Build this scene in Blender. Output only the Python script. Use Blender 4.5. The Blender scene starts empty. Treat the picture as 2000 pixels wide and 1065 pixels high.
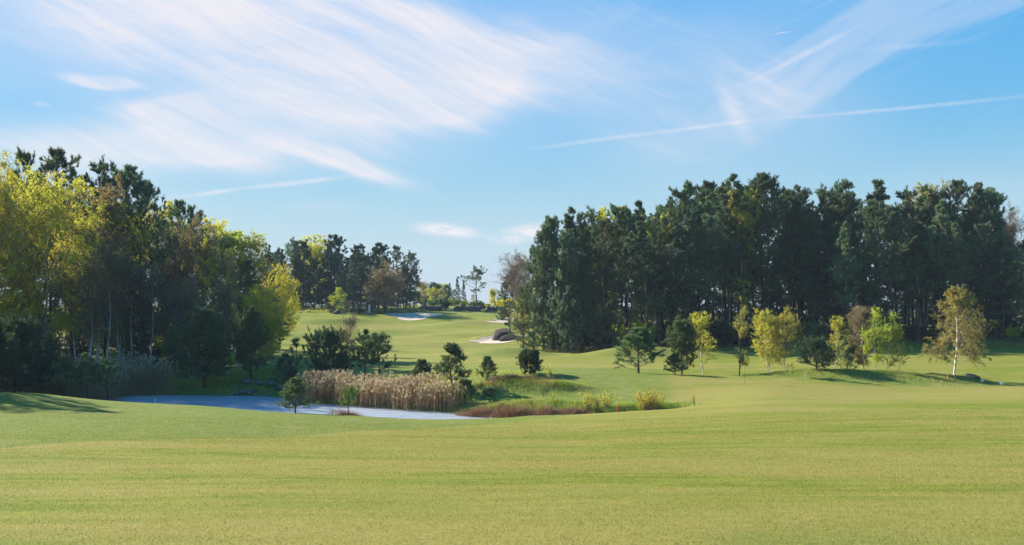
import bpy, math, random
import numpy as np
from mathutils import Vector
R = math.radians
C = bpy.context.scene.collection
SC = bpy.context.scene
rng = np.random.default_rng(7)
random.seed(7)
F, HZ = 1944.0, 590.0            # focal length and eye-level row, in photograph pixels (2000 wide)

# ------------------------------------------------------------------ camera
cam = bpy.data.cameras.new('camera'); co = bpy.data.objects.new('camera', cam); C.objects.link(co)
cam.sensor_width = 36; cam.lens = 36*F/2000; cam.shift_y = (HZ-532.5)/2000
cam.clip_start = 0.1; cam.clip_end = 6000
co.location = (0, 0, 0); co.rotation_euler = (R(90), 0, 0)
SC.camera = co
SC.view_settings.view_transform = 'Standard'; SC.view_settings.look = 'None'
SC.view_settings.gamma = 1; SC.view_settings.exposure = 1.55
SC.render.film_transparent = False
cy = SC.cycles
cy.max_bounces = 6; cy.diffuse_bounces = 3; cy.glossy_bounces = 2; cy.transmission_bounces = 3
cy.volume_bounces = 0; cy.transparent_max_bounces = 8; cy.use_denoising = True
cy.sample_clamp_indirect = 4

# ------------------------------------------------------------------ sun and sky
SUN_AZ, SUN_EL = -60.0, 29.0      # degrees left of the view axis, above the horizon
w = bpy.data.worlds.new('World'); SC.world = w; w.use_nodes = True
w.cycles.sampling_method = 'MANUAL'; w.cycles.sample_map_resolution = 512
NT = w.node_tree; NT.nodes.clear()
class G:
    """small node-graph helper"""
    def __init__(s, nt): s.nt = nt
    def n(s, t, **k):
        o = s.nt.nodes.new(t)
        for a, b in k.items(): setattr(o, a, b)
        return o
    def put(s, sock, v):
        if hasattr(v, 'is_output'): s.nt.links.new(v, sock)
        else: sock.default_value = v
    def m(s, op, a, b=0.0, c=0.0, clamp=False):
        o = s.n('ShaderNodeMath', operation=op, use_clamp=clamp)
        s.put(o.inputs[0], a); s.put(o.inputs[1], b); s.put(o.inputs[2], c); return o.outputs[0]
    def rng(s, v, a, b, c=0.0, d=1.0, smooth=True):
        o = s.n('ShaderNodeMapRange', interpolation_type='SMOOTHSTEP' if smooth else 'LINEAR')
        for i, x in enumerate((v, a, b, c, d)): s.put(o.inputs[i], x)
        return o.outputs[0]
    def mapping(s, v, loc=(0,0,0), rot=(0,0,0), sc=(1,1,1), typ='POINT'):
        o = s.n('ShaderNodeMapping', vector_type=typ)
        s.put(o.inputs[0], v); o.inputs[1].default_value = loc; o.inputs[2].default_value = rot; o.inputs[3].default_value = sc
        return o.outputs[0]
    def noise(s, v, scale, detail=4, rough=.5, dist=0.0, out=0):
        o = s.n('ShaderNodeTexNoise'); s.put(o.inputs['Vector'], v)
        o.inputs['Scale'].default_value = scale; o.inputs['Detail'].default_value = detail
        o.inputs['Roughness'].default_value = rough; o.inputs['Distortion'].default_value = dist
        return o.outputs[out]
    def mix(s, f, a, b, blend='MIX'):
        o = s.n('ShaderNodeMix', data_type='RGBA', blend_type=blend)
        s.put(o.inputs[0], f)
        for i, x in ((6, a), (7, b)):
            if isinstance(x, tuple) and len(x) == 3: x = (*x, 1)
            s.put(o.inputs[i], x)
        return o.outputs[2]
g = G(NT)
sky = g.n('ShaderNodeTexSky', sky_type='NISHITA', sun_disc=False)
sky.sun_elevation = R(SUN_EL); sky.sun_rotation = R(SUN_AZ)
sky.altitude = 300; sky.air_density = 1.0; sky.dust_density = 0.35; sky.ozone_density = 2.5
tc = g.n('ShaderNodeTexCoord').outputs['Generated']
sep = g.n('ShaderNodeSeparateXYZ'); g.put(sep.inputs[0], tc)
az = g.m('ARCTAN2', sep.outputs[0], sep.outputs[1]); el = g.m('ARCSINE', sep.outputs[2])
comb = g.n('ShaderNodeCombineXYZ'); g.put(comb.inputs[0], az); g.put(comb.inputs[1], el)
AE = comb.outputs[0]
def ae(px, row):
    a = math.atan((px-1000)/F); return a, math.atan((HZ-row)/F*math.cos(a))
warpn = g.noise(AE, 3.2, 3, .5, 0.0, out=1)
sub = g.n('ShaderNodeVectorMath', operation='SUBTRACT'); g.put(sub.inputs[0], warpn); sub.inputs[1].default_value = (.5,.5,.5)
scl = g.n('ShaderNodeVectorMath', operation='SCALE'); g.put(scl.inputs[0], sub.outputs[0]); scl.inputs['Scale'].default_value = .085
addv = g.n('ShaderNodeVectorMath', operation='ADD'); g.put(addv.inputs[0], AE); g.put(addv.inputs[1], scl.outputs[0])
WAE = addv.outputs[0]
def stroke(x1, y1, x2, y2, wid, strength, warp=True, inner=0.0):
    (a1, e1), (a2, e2) = ae(x1, y1), ae(x2, y2)
    L = math.hypot(a2-a1, e2-e1)/2
    v = g.mapping(WAE if warp else AE, ((a1+a2)/2, (e1+e2)/2, 0), (0, 0, math.atan2(e2-e1, a2-a1)), (L, wid/F/2, 1), 'TEXTURE')
    l = g.n('ShaderNodeVectorMath', operation='LENGTH'); g.put(l.inputs[0], v)
    return g.rng(l.outputs['Value'], inner, 1.0, strength, 0.0)
def fibre(angle, sx, sy, lo, hi, rough=.62, loc=(0,0,0)):
    v = g.mapping(WAE, loc, (0, 0, R(angle)), (1, 1, 1), 'TEXTURE')
    v = g.mapping(v, (0,0,0), (0,0,0), (sx, sy, 1))
    return g.rng(g.noise(v, 1.0, 9, rough, .25), lo, hi)
def total(parts):
    t = parts[0]
    for p in parts[1:]: t = g.m('ADD', t, p)
    return t
veil = total([stroke(-700, -40, 1450, 70, 400, 1.15), stroke(200, 60, 1250, 150, 300, .6), stroke(250, 20, 1150, 270, 360, .95), stroke(60, 190, 900, 330, 190, 1.05),
              stroke(-300, 240, 620, 300, 150, .95), stroke(150, 190, 620, 215, 60, .7), stroke(-500, -300, 900, -200, 600, .8),
              stroke(560, 290, 880, 380, 60, .85), stroke(80, 125, 330, 160, 34, .7), stroke(60, 190, 120, 196, 16, .4)])
thin = total([stroke(850, 20, 1700, 330, 520, .8), stroke(1250, 40, 1850, 280, 300, .6), stroke(1150, -60, 2150, 160, 380, .2), stroke(1380, 130, 1480, 280, 60, .35), stroke(520, 390, 760, 410, 36, .4), stroke(1300,-100,1900,60,200,.25),
              stroke(-300, 320, 560, 400, 190, .6), stroke(1600, 330, 2300, 390, 90, .25)])
f1 = fibre(-14, 1.7, 15, .30, .68); f2 = fibre(-24, 2.4, 52, .32, .70, .7, loc=(.3,.2,0)); f3 = fibre(-6, 5, 28, .25, .7, loc=(1,2,0)); f4 = fibre(24, 2.0, 16, .3, .7, loc=(3,1,0))
fib = g.m('ADD', g.m('MULTIPLY', f1, .45), g.m('ADD', g.m('MULTIPLY', f2, .35), g.m('MULTIPLY', f3, .2)))
cov = g.m('MINIMUM', g.m('ADD', veil, g.m('MULTIPLY', thin, .75)), 1.0)
wisp = g.rng(g.m('ADD', fib, cov), .92, 2.05)
dens = g.m('ADD', g.m('MULTIPLY', wisp, .64), g.m('MULTIPLY', cov, .40))
dens = g.m('ADD', dens, g.m('MULTIPLY', g.rng(f4, .45, 1.0), g.m('MULTIPLY', g.m('MULTIPLY', g.rng(az, .0, .25), g.rng(el, .08, .25)), .26)))
puff = g.rng(g.noise(g.mapping(AE, sc=(1, 3.2, 1)), 26, 6, .6), .3, .6)
small = total([stroke(790, 437, 945, 442, 36, 1.3), stroke(915, 449, 1085, 440, 46, 1.4)])
dens = g.m('ADD', dens, g.m('MULTIPLY', small, puff))
tr = g.rng(g.noise(AE, 60, 4, .6), .25, .7, .45, 1.0)
trails = total([stroke(980, 298, 1330, 250, 13, .28, False), stroke(1150, 275, 1560, 222, 12, .30, False), stroke(1400, 240, 2200, 165, 11, .36, False),
                stroke(1430, 178, 1730, 22, 18, .3, False), stroke(1500, 69, 1556, 59, 4, .4, False), stroke(300, 392, 520, 362, 14, .6, False),
                stroke(420, 374, 740, 338, 15, .55, False), stroke(1640, 100, 1950, 75, 16, .15, False), stroke(160, 305, 185, 316, 7, .4, False)])
dens = g.m('ADD', dens, g.m('MULTIPLY', trails, tr))
dens = g.m('MULTIPLY', dens, g.rng(el, 0.0, .05))
dens = g.m('MINIMUM', g.m('MAXIMUM', dens, 0), .93)
hsv = g.n('ShaderNodeHueSaturation'); g.put(hsv.inputs['Color'], sky.outputs[0]); hsv.inputs['Saturation'].default_value = 1.40; hsv.inputs['Hue'].default_value = .490
lum = g.n('ShaderNodeRGBToBW'); g.put(lum.inputs[0], sky.outputs[0])
# sky brightness is compressed in its colour: the brightness ratio between the sun's side and the far side is eased
ease = g.n('ShaderNodeVectorMath', operation='SCALE'); g.put(ease.inputs[0], hsv.outputs[0])
g.put(ease.inputs['Scale'], g.m('MULTIPLY', g.m('POWER', g.m('MAXIMUM', lum.outputs[0], .05), -.72), 1.9)); skyc = ease.outputs[0]
cl = g.n('ShaderNodeVectorMath', operation='SCALE'); cl.inputs[0].default_value = (1.03, .985, 1.03)
CLOUD_GAIN = 4.3
g.put(cl.inputs['Scale'], CLOUD_GAIN)
skyc = g.mix(g.rng(el, -.02, .20, .8, 0.0), skyc, (2.55, 3.4, 4.4, 1))
skymix = g.mix(dens, skyc, cl.outputs[0])
bg = g.n('ShaderNodeBackground'); g.put(bg.inputs[0], skymix); bg.inputs[1].default_value = 0.07
out = g.n('ShaderNodeOutputWorld'); NT.links.new(bg.outputs[0], out.inputs[0])
sl = bpy.data.lights.new('sun', 'SUN'); so = bpy.data.objects.new('sun', sl); C.objects.link(so)
sl.energy = 5.0; sl.angle = R(.55); sl.color = (1.0, .90, .74)
sd = Vector((math.sin(R(SUN_AZ))*math.cos(R(SUN_EL)), math.cos(R(SUN_AZ))*math.cos(R(SUN_EL)), math.sin(R(SUN_EL))))
so.rotation_euler = sd.to_track_quat('Z', 'Y').to_euler(); so.location = (-60, 60, 60)

# ------------------------------------------------------------------ helpers
def tag(o, label=None, cat=None, group=None, kind=None):
    if label: o['label'] = label
    if cat: o['category'] = cat
    if group: o['group'] = group
    if kind: o['kind'] = kind
    return o
def empty(name, loc, label, cat, group=None, rz=0, sc=(1,1,1)):
    o = bpy.data.objects.new(name, None); C.objects.link(o); o.empty_display_size = .5
    o.location = loc; o.rotation_euler = (0, 0, rz); o.scale = sc
    return tag(o, label, cat, group)
def mesh_from(name, parts, mats, attrs=None):
    """parts: list of (verts Nx3, faces Mxk, material index, smooth)"""
    me = bpy.data.meshes.new(name)
    V = np.concatenate([p[0] for p in parts]).astype(np.float32)
    off = 0; loops = []; tot = []; mi = []; sm = []
    for v, f, m_, s_ in parts:
        f = np.asarray(f); loops.append((f+off).ravel()); tot.append(np.full(len(f), f.shape[1])); mi.append(np.full(len(f), m_)); sm.append(np.full(len(f), s_)); off += len(v)
    loops = np.concatenate(loops); tot = np.concatenate(tot)
    me.vertices.add(len(V)); me.vertices.foreach_set('co', V.ravel())
    me.loops.add(len(loops)); me.loops.foreach_set('vertex_index', loops.astype(np.int32))
    me.polygons.add(len(tot)); me.polygons.foreach_set('loop_start', np.concatenate([[0], np.cumsum(tot)[:-1]]).astype(np.int32))
    me.polygons.foreach_set('material_index', np.concatenate(mi).astype(np.int32))
    me.polygons.foreach_set('use_smooth', np.concatenate(sm).astype(bool))
    for k, a in (attrs or {}).items():
        at = me.attributes.new(k, 'FLOAT_COLOR', 'POINT'); at.data.foreach_set('color', a.astype(np.float32).ravel())
    me.update(calc_edges=True)
    for m_ in mats: me.materials.append(m_)
    return me
def obj(name, me, parent=None, loc=None):
    o = bpy.data.objects.new(name, me); C.objects.link(o)
    if parent: o.parent = parent
    if loc is not None: o.location = loc
    return o
def unit(v): return v/np.maximum(np.linalg.norm(v, axis=-1, keepdims=True), 1e-9)
def rdir(n): return unit(rng.normal(size=(n, 3)))
def perp(d, r=None):
    r = rdir(len(d)) if r is None else r
    return unit(r - (r*d).sum(-1, keepdims=True)*d)
def tubes(pts, rad, sides=4, smooth=True, mat=0, cap=False):
    """pts (N,K,3), rad (N,K)"""
    N, K, _ = pts.shape
    t = np.gradient(pts, axis=1); t = unit(t)
    ref = np.where(np.abs(t[..., 2:3]) > .95, np.array([1., 0, 0]), np.array([0, 0, 1.]))
    a = unit(np.cross(t, ref)); b = np.cross(t, a)
    th = np.arange(sides)*2*math.pi/sides
    v = pts[:, :, None, :] + rad[:, :, None, None]*(a[:, :, None, :]*np.cos(th)[None, None, :, None]+b[:, :, None, :]*np.sin(th)[None, None, :, None])
    idx = np.arange(N*K*sides).reshape(N, K, sides)
    nx = np.roll(idx, -1, axis=2)
    f = np.stack([idx[:, :-1], idx[:, 1:], nx[:, 1:], nx[:, :-1]], -1).reshape(-1, 4)
    return v.reshape(-1, 3), f, mat, smooth
def tris(P, D, L, W, mat=0):
    n = len(P); s = perp(D)
    v = np.stack([P-s*W[:, None]/2, P+s*W[:, None]/2, P+D*L[:, None]], 1).reshape(-1, 3)
    return v, np.arange(n*3).reshape(-1, 3), mat, False
def leaves(P, D, L, W, mat=0):
    n = len(P); s = perp(D)
    v = np.stack([P, P+D*L[:, None]*.5+s*W[:, None]/2, P+D*L[:, None], P+D*L[:, None]*.5-s*W[:, None]/2], 1).reshape(-1, 3)
    return v, np.arange(n*4).reshape(-1, 4), mat, False
def grow(base, d, L, K=5, curve=0.0, wob=.05):
    t = np.linspace(0, 1, K)[None, :, None]
    L = np.asarray(L)[:, None, None]
    curve = np.asarray(curve) if np.ndim(curve) else np.full(len(base), curve)
    p = base[:, None, :] + d[:, None, :]*L*t + np.array([0, 0, 1.])*curve[:, None, None]*L*t**2
    return p + rng.normal(size=p.shape)*wob*L*t
def kids(pts, L, m, tmin, tmax, amin, amax, ratio, flat=1.0, taper=.6):
    N, K, _ = pts.shape
    i = np.repeat(np.arange(N), m); t = rng.uniform(tmin, tmax, N*m)
    x = t*(K-1); k = np.minimum(x.astype(int), K-2); fr = (x-k)[:, None]
    a, b = pts[i, k], pts[i, k+1]
    tang = unit(b-a); q = rdir(N*m); q[:, 2] *= flat
    pp = perp(tang, unit(q)); ang = rng.uniform(amin, amax, N*m)[:, None]
    return a*(1-fr)+b*fr, unit(tang*np.cos(ang)+pp*np.sin(ang)), np.asarray(L)[i]*ratio*(1-taper*t)*rng.uniform(.65, 1.25, N*m)
def along(pts, n, tmin=0.1, tmax=1.0):
    N, K, _ = pts.shape
    i = np.repeat(np.arange(N), n); x = rng.uniform(tmin, tmax, N*n)*(K-1); k = np.minimum(x.astype(int), K-2); fr = (x-k)[:, None]
    a, b = pts[i, k], pts[i, k+1]
    return a*(1-fr)+b*fr, unit(b-a)

# ------------------------------------------------------------------ materials
def mat(name, build):
    m_ = bpy.data.materials.new(name); m_.use_nodes = True; nt = m_.node_tree; nt.nodes.clear()
    gg = G(nt); o = gg.n('ShaderNodeOutputMaterial'); s = build(gg); nt.links.new(s, o.inputs[0]); return m_
def principled(gg, col, rough=.8, spec=.3, normal=None, metal=0):
    p = gg.n('ShaderNodeBsdfPrincipled')
    if isinstance(col, tuple) and len(col) == 3: col = (*col, 1)
    gg.put(p.inputs['Base Color'], col); gg.put(p.inputs['Roughness'], rough); gg.put(p.inputs['Specular IOR Level'], spec); p.inputs['Metallic'].default_value = metal
    if normal is not None: gg.put(p.inputs['Normal'], normal)
    return p.outputs[0]
def bump(gg, h, strength=.5, dist=.1):
    b = gg.n('ShaderNodeBump'); gg.put(b.inputs['Height'], h); b.inputs['Strength'].default_value = strength; b.inputs['Distance'].default_value = dist
    return b.outputs[0]
def leafmat(name, c1, c2, trans=.4, gloss=.06, tint=None, hue=.025, val=.38):
    def b(gg):
        geo = gg.n('ShaderNodeNewGeometry'); oi = gg.n('ShaderNodeObjectInfo')
        big = gg.noise(geo.outputs['Position'], .55, 2, .5)
        f = gg.m('ADD', gg.m('MULTIPLY', geo.outputs['Random Per Island'], .6), gg.m('MULTIPLY', gg.rng(big, .3, .7), .4))
        c = gg.mix(f, c1, c2)
        h = gg.n('ShaderNodeHueSaturation'); gg.put(h.inputs['Color'], c)
        gg.put(h.inputs['Hue'], gg.rng(oi.outputs['Random'], 0, 1, .5-hue, .5+hue, False)); gg.put(h.inputs['Value'], gg.rng(oi.outputs['Random'], 0, 1, 1-val, 1+val, False))
        c = h.outputs[0]
        d = gg.n('ShaderNodeBsdfDiffuse'); gg.put(d.inputs[0], c)
        t = gg.n('ShaderNodeBsdfTranslucent'); gg.put(t.inputs[0], gg.mix(1.0, c, tint or (1.25, 1.2, .7), 'MULTIPLY'))
        mx = gg.n('ShaderNodeMixShader'); mx.inputs[0].default_value = trans; gg.put(mx.inputs[1], d.outputs[0]); gg.put(mx.inputs[2], t.outputs[0])
        gl = gg.n('ShaderNodeBsdfGlossy'); gl.inputs['Roughness'].default_value = .45; gl.inputs['Color'].default_value = (.7, .75, .7, 1)
        m2 = gg.n('ShaderNodeMixShader'); m2.inputs[0].default_value = gloss; gg.put(m2.inputs[1], mx.outputs[0]); gg.put(m2.inputs[2], gl.outputs[0])
        return m2.outputs[0]
    return mat(name, b)
M = {}
M['needle'] = leafmat('pine needles', (.054, .104, .068), (.145, .205, .098), .33, .05)
M['needle_dark'] = leafmat('dark pine needles', (.040, .080, .052), (.088, .135, .066), .25, .04)
M['needle_young'] = leafmat('young pine needles', (.066, .125, .060), (.140, .200, .075), .3, .06, val=.15)
M['needle_bright'] = leafmat('fresh green needles', (.10, .17, .03), (.16, .24, .05), .3, .05, val=.1)
M['spruce'] = leafmat('spruce needles', (.045, .090, .068), (.090, .145, .085), .22, .05)
M['birch_leaf'] = leafmat('fresh birch leaves', (.42, .44, .045), (.62, .60, .08), .58, .04, val=.14, hue=.012)
M['olive_leaf'] = leafmat('olive spring leaves', (.26, .24, .06), (.40, .35, .10), .45, .04, val=.14, hue=.012)
M['brown_leaf'] = leafmat('brownish spring buds', (.23, .18, .10), (.34, .28, .16), .4, .03)
M['gold_leaf'] = leafmat('golden spring leaves', (.48, .46, .035), (.64, .60, .06), .5, .04, val=.14, hue=.012)
M['lime_leaf'] = leafmat('lime spring leaves', (.34, .46, .03), (.50, .58, .05), .5, .04, val=.14, hue=.012)
M['shrub_leaf'] = leafmat('shrub leaves', (.09, .16, .045), (.19, .26, .07), .35, .04)
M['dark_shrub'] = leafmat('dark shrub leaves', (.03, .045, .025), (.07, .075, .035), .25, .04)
def bark(name, lo, hi, z0=0.3, z1=.8):
    def b(gg):
        t = gg.n('ShaderNodeTexCoord'); s = gg.n('ShaderNodeSeparateXYZ'); gg.put(s.inputs[0], t.outputs['Generated'])
        n = gg.noise(gg.mapping(t.outputs['Object'], sc=(3, 3, .8)), 4, 5, .65)
        c = gg.mix(gg.rng(s.outputs[2], z0, z1), lo, hi)
        c = gg.mix(gg.rng(n, .35, .65), gg.mix(1., c, (.45, .45, .45), 'MULTIPLY'), c)
        return principled(gg, c, .9, .2, bump(gg, n, .8, .05))
    return mat(name, b)
M['pine_bark'] = bark('pine bark', (.10, .075, .06), (.30, .16, .09))
M['grey_bark'] = bark('grey bark', (.11, .095, .08), (.15, .13, .11))
M['twig'] = bark('twig bark', (.17, .13, .11), (.20, .15, .13))
M['limb'] = bark('pale birch limbs', (.34, .31, .27), (.26, .22, .19))
def birchbark(gg):
    t = gg.n('ShaderNodeTexCoord')
    n = gg.noise(gg.mapping(t.outputs['Object'], sc=(1.2, 1.2, 5)), 2.6, 4, .6)
    return principled(gg, gg.mix(gg.rng(n, .40, .50), (.08, .07, .06), (.66, .63, .57)), .75, .3)
M['birch_bark'] = mat('birch bark', birchbark)
def turf(gg, blade=False):
    geo = gg.n('ShaderNodeNewGeometry'); P = geo.outputs['Position']
    at = gg.n('ShaderNodeAttribute', attribute_name='zone'); sp = gg.n('ShaderNodeSeparateColor'); gg.put(sp.inputs[0], at.outputs['Color'])
    rough, dry, soil = sp.outputs[0], sp.outputs[1], sp.outputs[2]
    st = gg.mapping(P, rot=(0, 0, R(8)), sc=(.35, 1.15, 1))
    n1 = gg.noise(st, .16, 5, .6, .4); n2 = gg.noise(gg.mapping(P, rot=(0,0,R(-6)), sc=(.4, 1.6, 1)), 1.0, 5, .65, .3); n3 = gg.noise(P, 9.0, 4, .7)
    n4 = gg.noise(P, 60.0, 3, .7)
    green = gg.mix(gg.rng(n2, .35, .66), (.130, .165, .014), (.192, .206, .026))
    tan = gg.mix(gg.rng(n3, .3, .7), (.268, .226, .070), (.224, .206, .048))
    f = gg.m('ADD', gg.m('MULTIPLY', gg.rng(n1, .38, .60), .70), gg.m('MULTIPLY', gg.rng(n2, .42, .64), .32))
    f = gg.m('ADD', f, gg.rng(gg.noise(gg.mapping(P, rot=(0, 0, R(14)), sc=(.6, 1.5, 1)), .055, 3, .6, .6), .35, .65, -.30, .28))
    f = gg.m('ADD', f, dry, clamp=True)
    c = gg.mix(gg.m('MULTIPLY', f, .9), green, tan)
    rg = gg.mix(gg.rng(gg.noise(P, 1.3, 6, .7), .35, .65), (.100, .155, .018), (.165, .190, .040))
    rg = gg.mix(gg.m('MULTIPLY', gg.rng(rough, .65, .9), gg.rng(gg.noise(P, .45, 4, .6, 1.0), .54, .68)), rg, (.22, .20, .10))
    c = gg.mix(rough, c, rg)
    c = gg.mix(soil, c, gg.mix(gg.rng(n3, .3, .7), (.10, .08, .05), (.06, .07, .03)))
    c = gg.mix(gg.rng(n3, .3, .72), gg.mix(1., c, (.72, .78, .70), 'MULTIPLY'), c)
    if blade:
        v = gg.rng(geo.outputs['Random Per Island'], 0, 1, .78, 1.24, False)
        vs = gg.n('ShaderNodeVectorMath', operation='SCALE'); gg.put(vs.inputs[0], c); gg.put(vs.inputs['Scale'], v); c = vs.outputs[0]
        d = gg.n('ShaderNodeBsdfDiffuse'); gg.put(d.inputs[0], c)
        t = gg.n('ShaderNodeBsdfTranslucent'); gg.put(t.inputs[0], gg.mix(1., c, (1.25, 1.2, .8), 'MULTIPLY'))
        mx = gg.n('ShaderNodeMixShader'); mx.inputs[0].default_value = .45; gg.put(mx.inputs[1], d.outputs[0]); gg.put(mx.inputs[2], t.outputs[0])
        gl = gg.n('ShaderNodeBsdfGlossy'); gl.inputs['Roughness'].default_value = .5
        m2 = gg.n('ShaderNodeMixShader'); m2.inputs[0].default_value = .03; gg.put(m2.inputs[1], mx.outputs[0]); gg.put(m2.inputs[2], gl.outputs[0])
        return m2.outputs[0]
    h = gg.m('ADD', gg.m('MULTIPLY', n3, .6), gg.m('MULTIPLY', n4, .4))
    h = gg.m('ADD', h, gg.m('MULTIPLY', n2, 1.2))
    return principled(gg, c, .85, .12, bump(gg, h, .55, .09))
M['turf'] = mat('mown turf', turf)
M['blade'] = mat('turf blades', lambda gg: turf(gg, True))
def sandm(gg):
    geo = gg.n('ShaderNodeNewGeometry'); n = gg.noise(geo.outputs['Position'], 1.2, 6, .6)
    return principled(gg, gg.mix(gg.rng(n, .3, .7), (.38, .32, .25), (.49, .42, .34)), .95, .1, bump(gg, n, .6, .15))
M['sand'] = mat('bunker sand', sandm)
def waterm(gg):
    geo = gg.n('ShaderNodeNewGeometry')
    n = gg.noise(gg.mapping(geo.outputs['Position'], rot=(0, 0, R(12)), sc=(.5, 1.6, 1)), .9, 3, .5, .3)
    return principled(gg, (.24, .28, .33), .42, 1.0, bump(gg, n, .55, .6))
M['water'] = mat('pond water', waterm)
def straw(name, a, b, trans=.35):
    return leafmat(name, a, b, trans, .03, (1.15, 1.05, .85), hue=.0, val=.05)
M['reed'] = straw('dry reed stems', (.27, .18, .095), (.42, .31, .17))
M['plume'] = straw('reed plumes', (.39, .34, .24), (.53, .47, .34), .4)
M['deadgrass'] = straw('dead brown grass', (.13, .07, .045), (.26, .16, .10))
M['tuft'] = leafmat('rough green grass', (.15, .24, .025), (.28, .33, .06), .55, .04, val=0)
M['tuft_dry'] = leafmat('rough dry grass', (.20, .20, .06), (.38, .34, .14), .5, .04, val=0)
def rockm(gg):
    t = gg.n('ShaderNodeTexCoord'); n = gg.noise(t.outputs['Object'], 2.4, 6, .65)
    return principled(gg, gg.mix(gg.rng(n, .35, .65), (.06, .058, .052), (.16, .155, .14)), .9, .2, bump(gg, n, 1, .1))
M['rock'] = mat('lichen stone', rockm)
def paint(name, c, rough=.5):
    def b(gg):
        t = gg.n('ShaderNodeTexCoord'); n = gg.noise(t.outputs['Object'], 14, 4, .6)
        return principled(gg, gg.mix(gg.rng(n, .3, .7), tuple(x*.8 for x in c), c), rough, .4)
    return mat(name, b)
M['red'] = paint('red paint', (.55, .03, .03)); M['white'] = paint('white paint', (.78, .78, .75)); M['wood'] = paint('weathered wood', (.34, .17, .07), .8)
M['greenpaint'] = paint('green paint', (.16, .30, .08)); M['yellow'] = paint('yellow cloth', (.80, .52, .04)); M['darkwood'] = paint('dark timber', (.09, .06, .04), .8)
M['pole'] = paint('pole enamel', (.25, .27, .10)); M['path'] = paint('gravel', (.36, .34, .31), .95); M['soil'] = paint('dark soil and roots', (.05, .038, .032), .95)

# ------------------------------------------------------------------ terrain
def zr(row, Y): return -(row-HZ)/F*Y
near = [(-80, -2.5), (0, -1.72), (5, -1.95), (9, -2.22), (20, -3.4)]
cols = {
 -1400: near+[(40,-5.0),(60,-6.0),(80,-6.4),(110,-5.6),(160,-4.2),(230,-2.4),(400,-1.5),(900,-9)],
 -200: near+[(40,-5.0),(60,-6.3),(72,-6.6),(80,-6.9),(90,-6.9),(110,-6.4),(150,-4.6),(220,-2.4),(400,-1.2),(900,-9)],
 0:    near+[(40,-5.1),(60,-6.45),(72,-6.85),(78,-7.3),(90,-7.2),(110,-6.6),(150,-4.6),(220,-2.4),(400,-1.2),(900,-9)],
 300:  near+[(40,-5.2),(60,-6.7),(70,-7.1),(77,-7.9),(90,-7.7),(95,-7.2),(125,-6.3),(150,-5.0),(190,-3.2),(230,-2),(400,-1.2),(900,-9)],
 600:  near+[(40,-5.4),(60,-7.0),(67,-7.5),(71,-8.0),(85,-7.9),(90,-7.1),(105,zr(716,105)),(125,zr(694,125)),(150,zr(674,150)),(172,zr(661,172)),(190,zr(645,190)),(203,zr(625,203)),(213,zr(611,213)),(230,-2.0),(300,-1.0),(400,-1.5),(900,-12)],
 800:  near+[(40,-5.45),(60,-7.3),(66,-7.75),(70,-8.0),(82,-7.9),(90,-7.1),(100,zr(722,100)),(120,zr(702,120)),(145,zr(683,145)),(170,zr(668,170)),(185,zr(657,185)),(196,zr(643,196)),(205,zr(627,205)),(214,zr(613,214)),(226,zr(605.5,226)),(260,zr(600,260)),(300,zr(597,300)),(350,zr(595,350)),(420,-1.8),(900,-12)],
 960:  near+[(40,-5.5),(60,-7.3),(67,-7.75),(71,-8.0),(75,-7.7),(80,-6.9),(86,zr(729,86)),(92,-6.4),(100,zr(716,100)),(120,zr(697,120)),(140,zr(683,140)),(160,zr(670,160)),(172,zr(660,172)),(185,zr(645,185)),(198,zr(630,198)),(206,zr(621,206)),(215,zr(611,215)),(226,zr(605,226)),(260,zr(599,260)),(300,zr(596,300)),(350,zr(594,350)),(420,-1.8),(900,-12)],
 1100: near+[(40,-5.5),(60,-7.15),(67,-7.65),(71,-7.9),(75,-7.5),(80,-6.7),(85,zr(725,85)),(92,-6.3),(100,zr(717,100)),(110,zr(704,110)),(122,zr(699,122)),(135,zr(690,135)),(160,-6.0),(200,-4),(260,-1.6),(350,-.9),(900,-12)],
 1300: near+[(40,-5.35),(60,-6.9),(67,-7.3),(70,-7.55),(73,-7.3),(79,-6.5),(84,zr(731,84)),(92,-6.6),(104,zr(715,104)),(118,zr(700,118)),(128,zr(694,128)),(140,zr(682,140)),(170,-5.6),(220,-4),(400,-4),(900,-12)],
 1500: near+[(40,-5.2),(60,-6.6),(70,-6.75),(78,-6.5),(83,zr(742,83)),(90,-7.0),(104,zr(716,104)),(115,zr(703,115)),(125,-6.9),(145,zr(668,145)),(180,-5),(260,-4),(400,-4),(900,-12)],
 1750: near+[(40,-5.1),(60,-6.5),(72,-7.0),(82,zr(756,82)),(90,-6.95),(104,zr(720,104)),(118,zr(698,118)),(138,zr(667,138)),(150,-5.4),(180,-5),(260,-4),(400,-4),(900,-12)],
 2000: near+[(40,-5.0),(60,-6.4),(72,-6.9),(85,zr(752,85)),(95,zr(738,95)),(110,zr(714,110)),(122,zr(692,122)),(136,zr(666,136)),(150,-5.0),(180,-4.6),(260,-4),(400,-4),(900,-12)],
 3200: near+[(40,-4.8),(60,-6.0),(72,-6.4),(85,-6.4),(110,-6.2),(150,-5.5),(260,-4),(400,-4),(900,-12)],
}
PXS = np.array(sorted(cols)); TY = np.linspace(-80, 900, 1961)
T = np.array([np.interp(TY, *zip(*cols[p])) for p in PXS])
def blur(a, s):
    k = int(s*3); x = np.arange(-k, k+1); kern = np.exp(-x*x/(2*s*s)); kern /= kern.sum()
    return np.array([np.convolve(np.pad(r, k, mode='edge'), kern, 'valid') for r in a])
T1, T2 = blur(T, 2.2), blur(T, 9)
wgt = np.clip((TY-95)/60, 0, 1)[None]; T = T1*(1-wgt)+T2*wgt
UU = np.arange(-1400, 3201, 20.0)
Tu = np.empty((len(UU), len(TY)))
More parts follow.
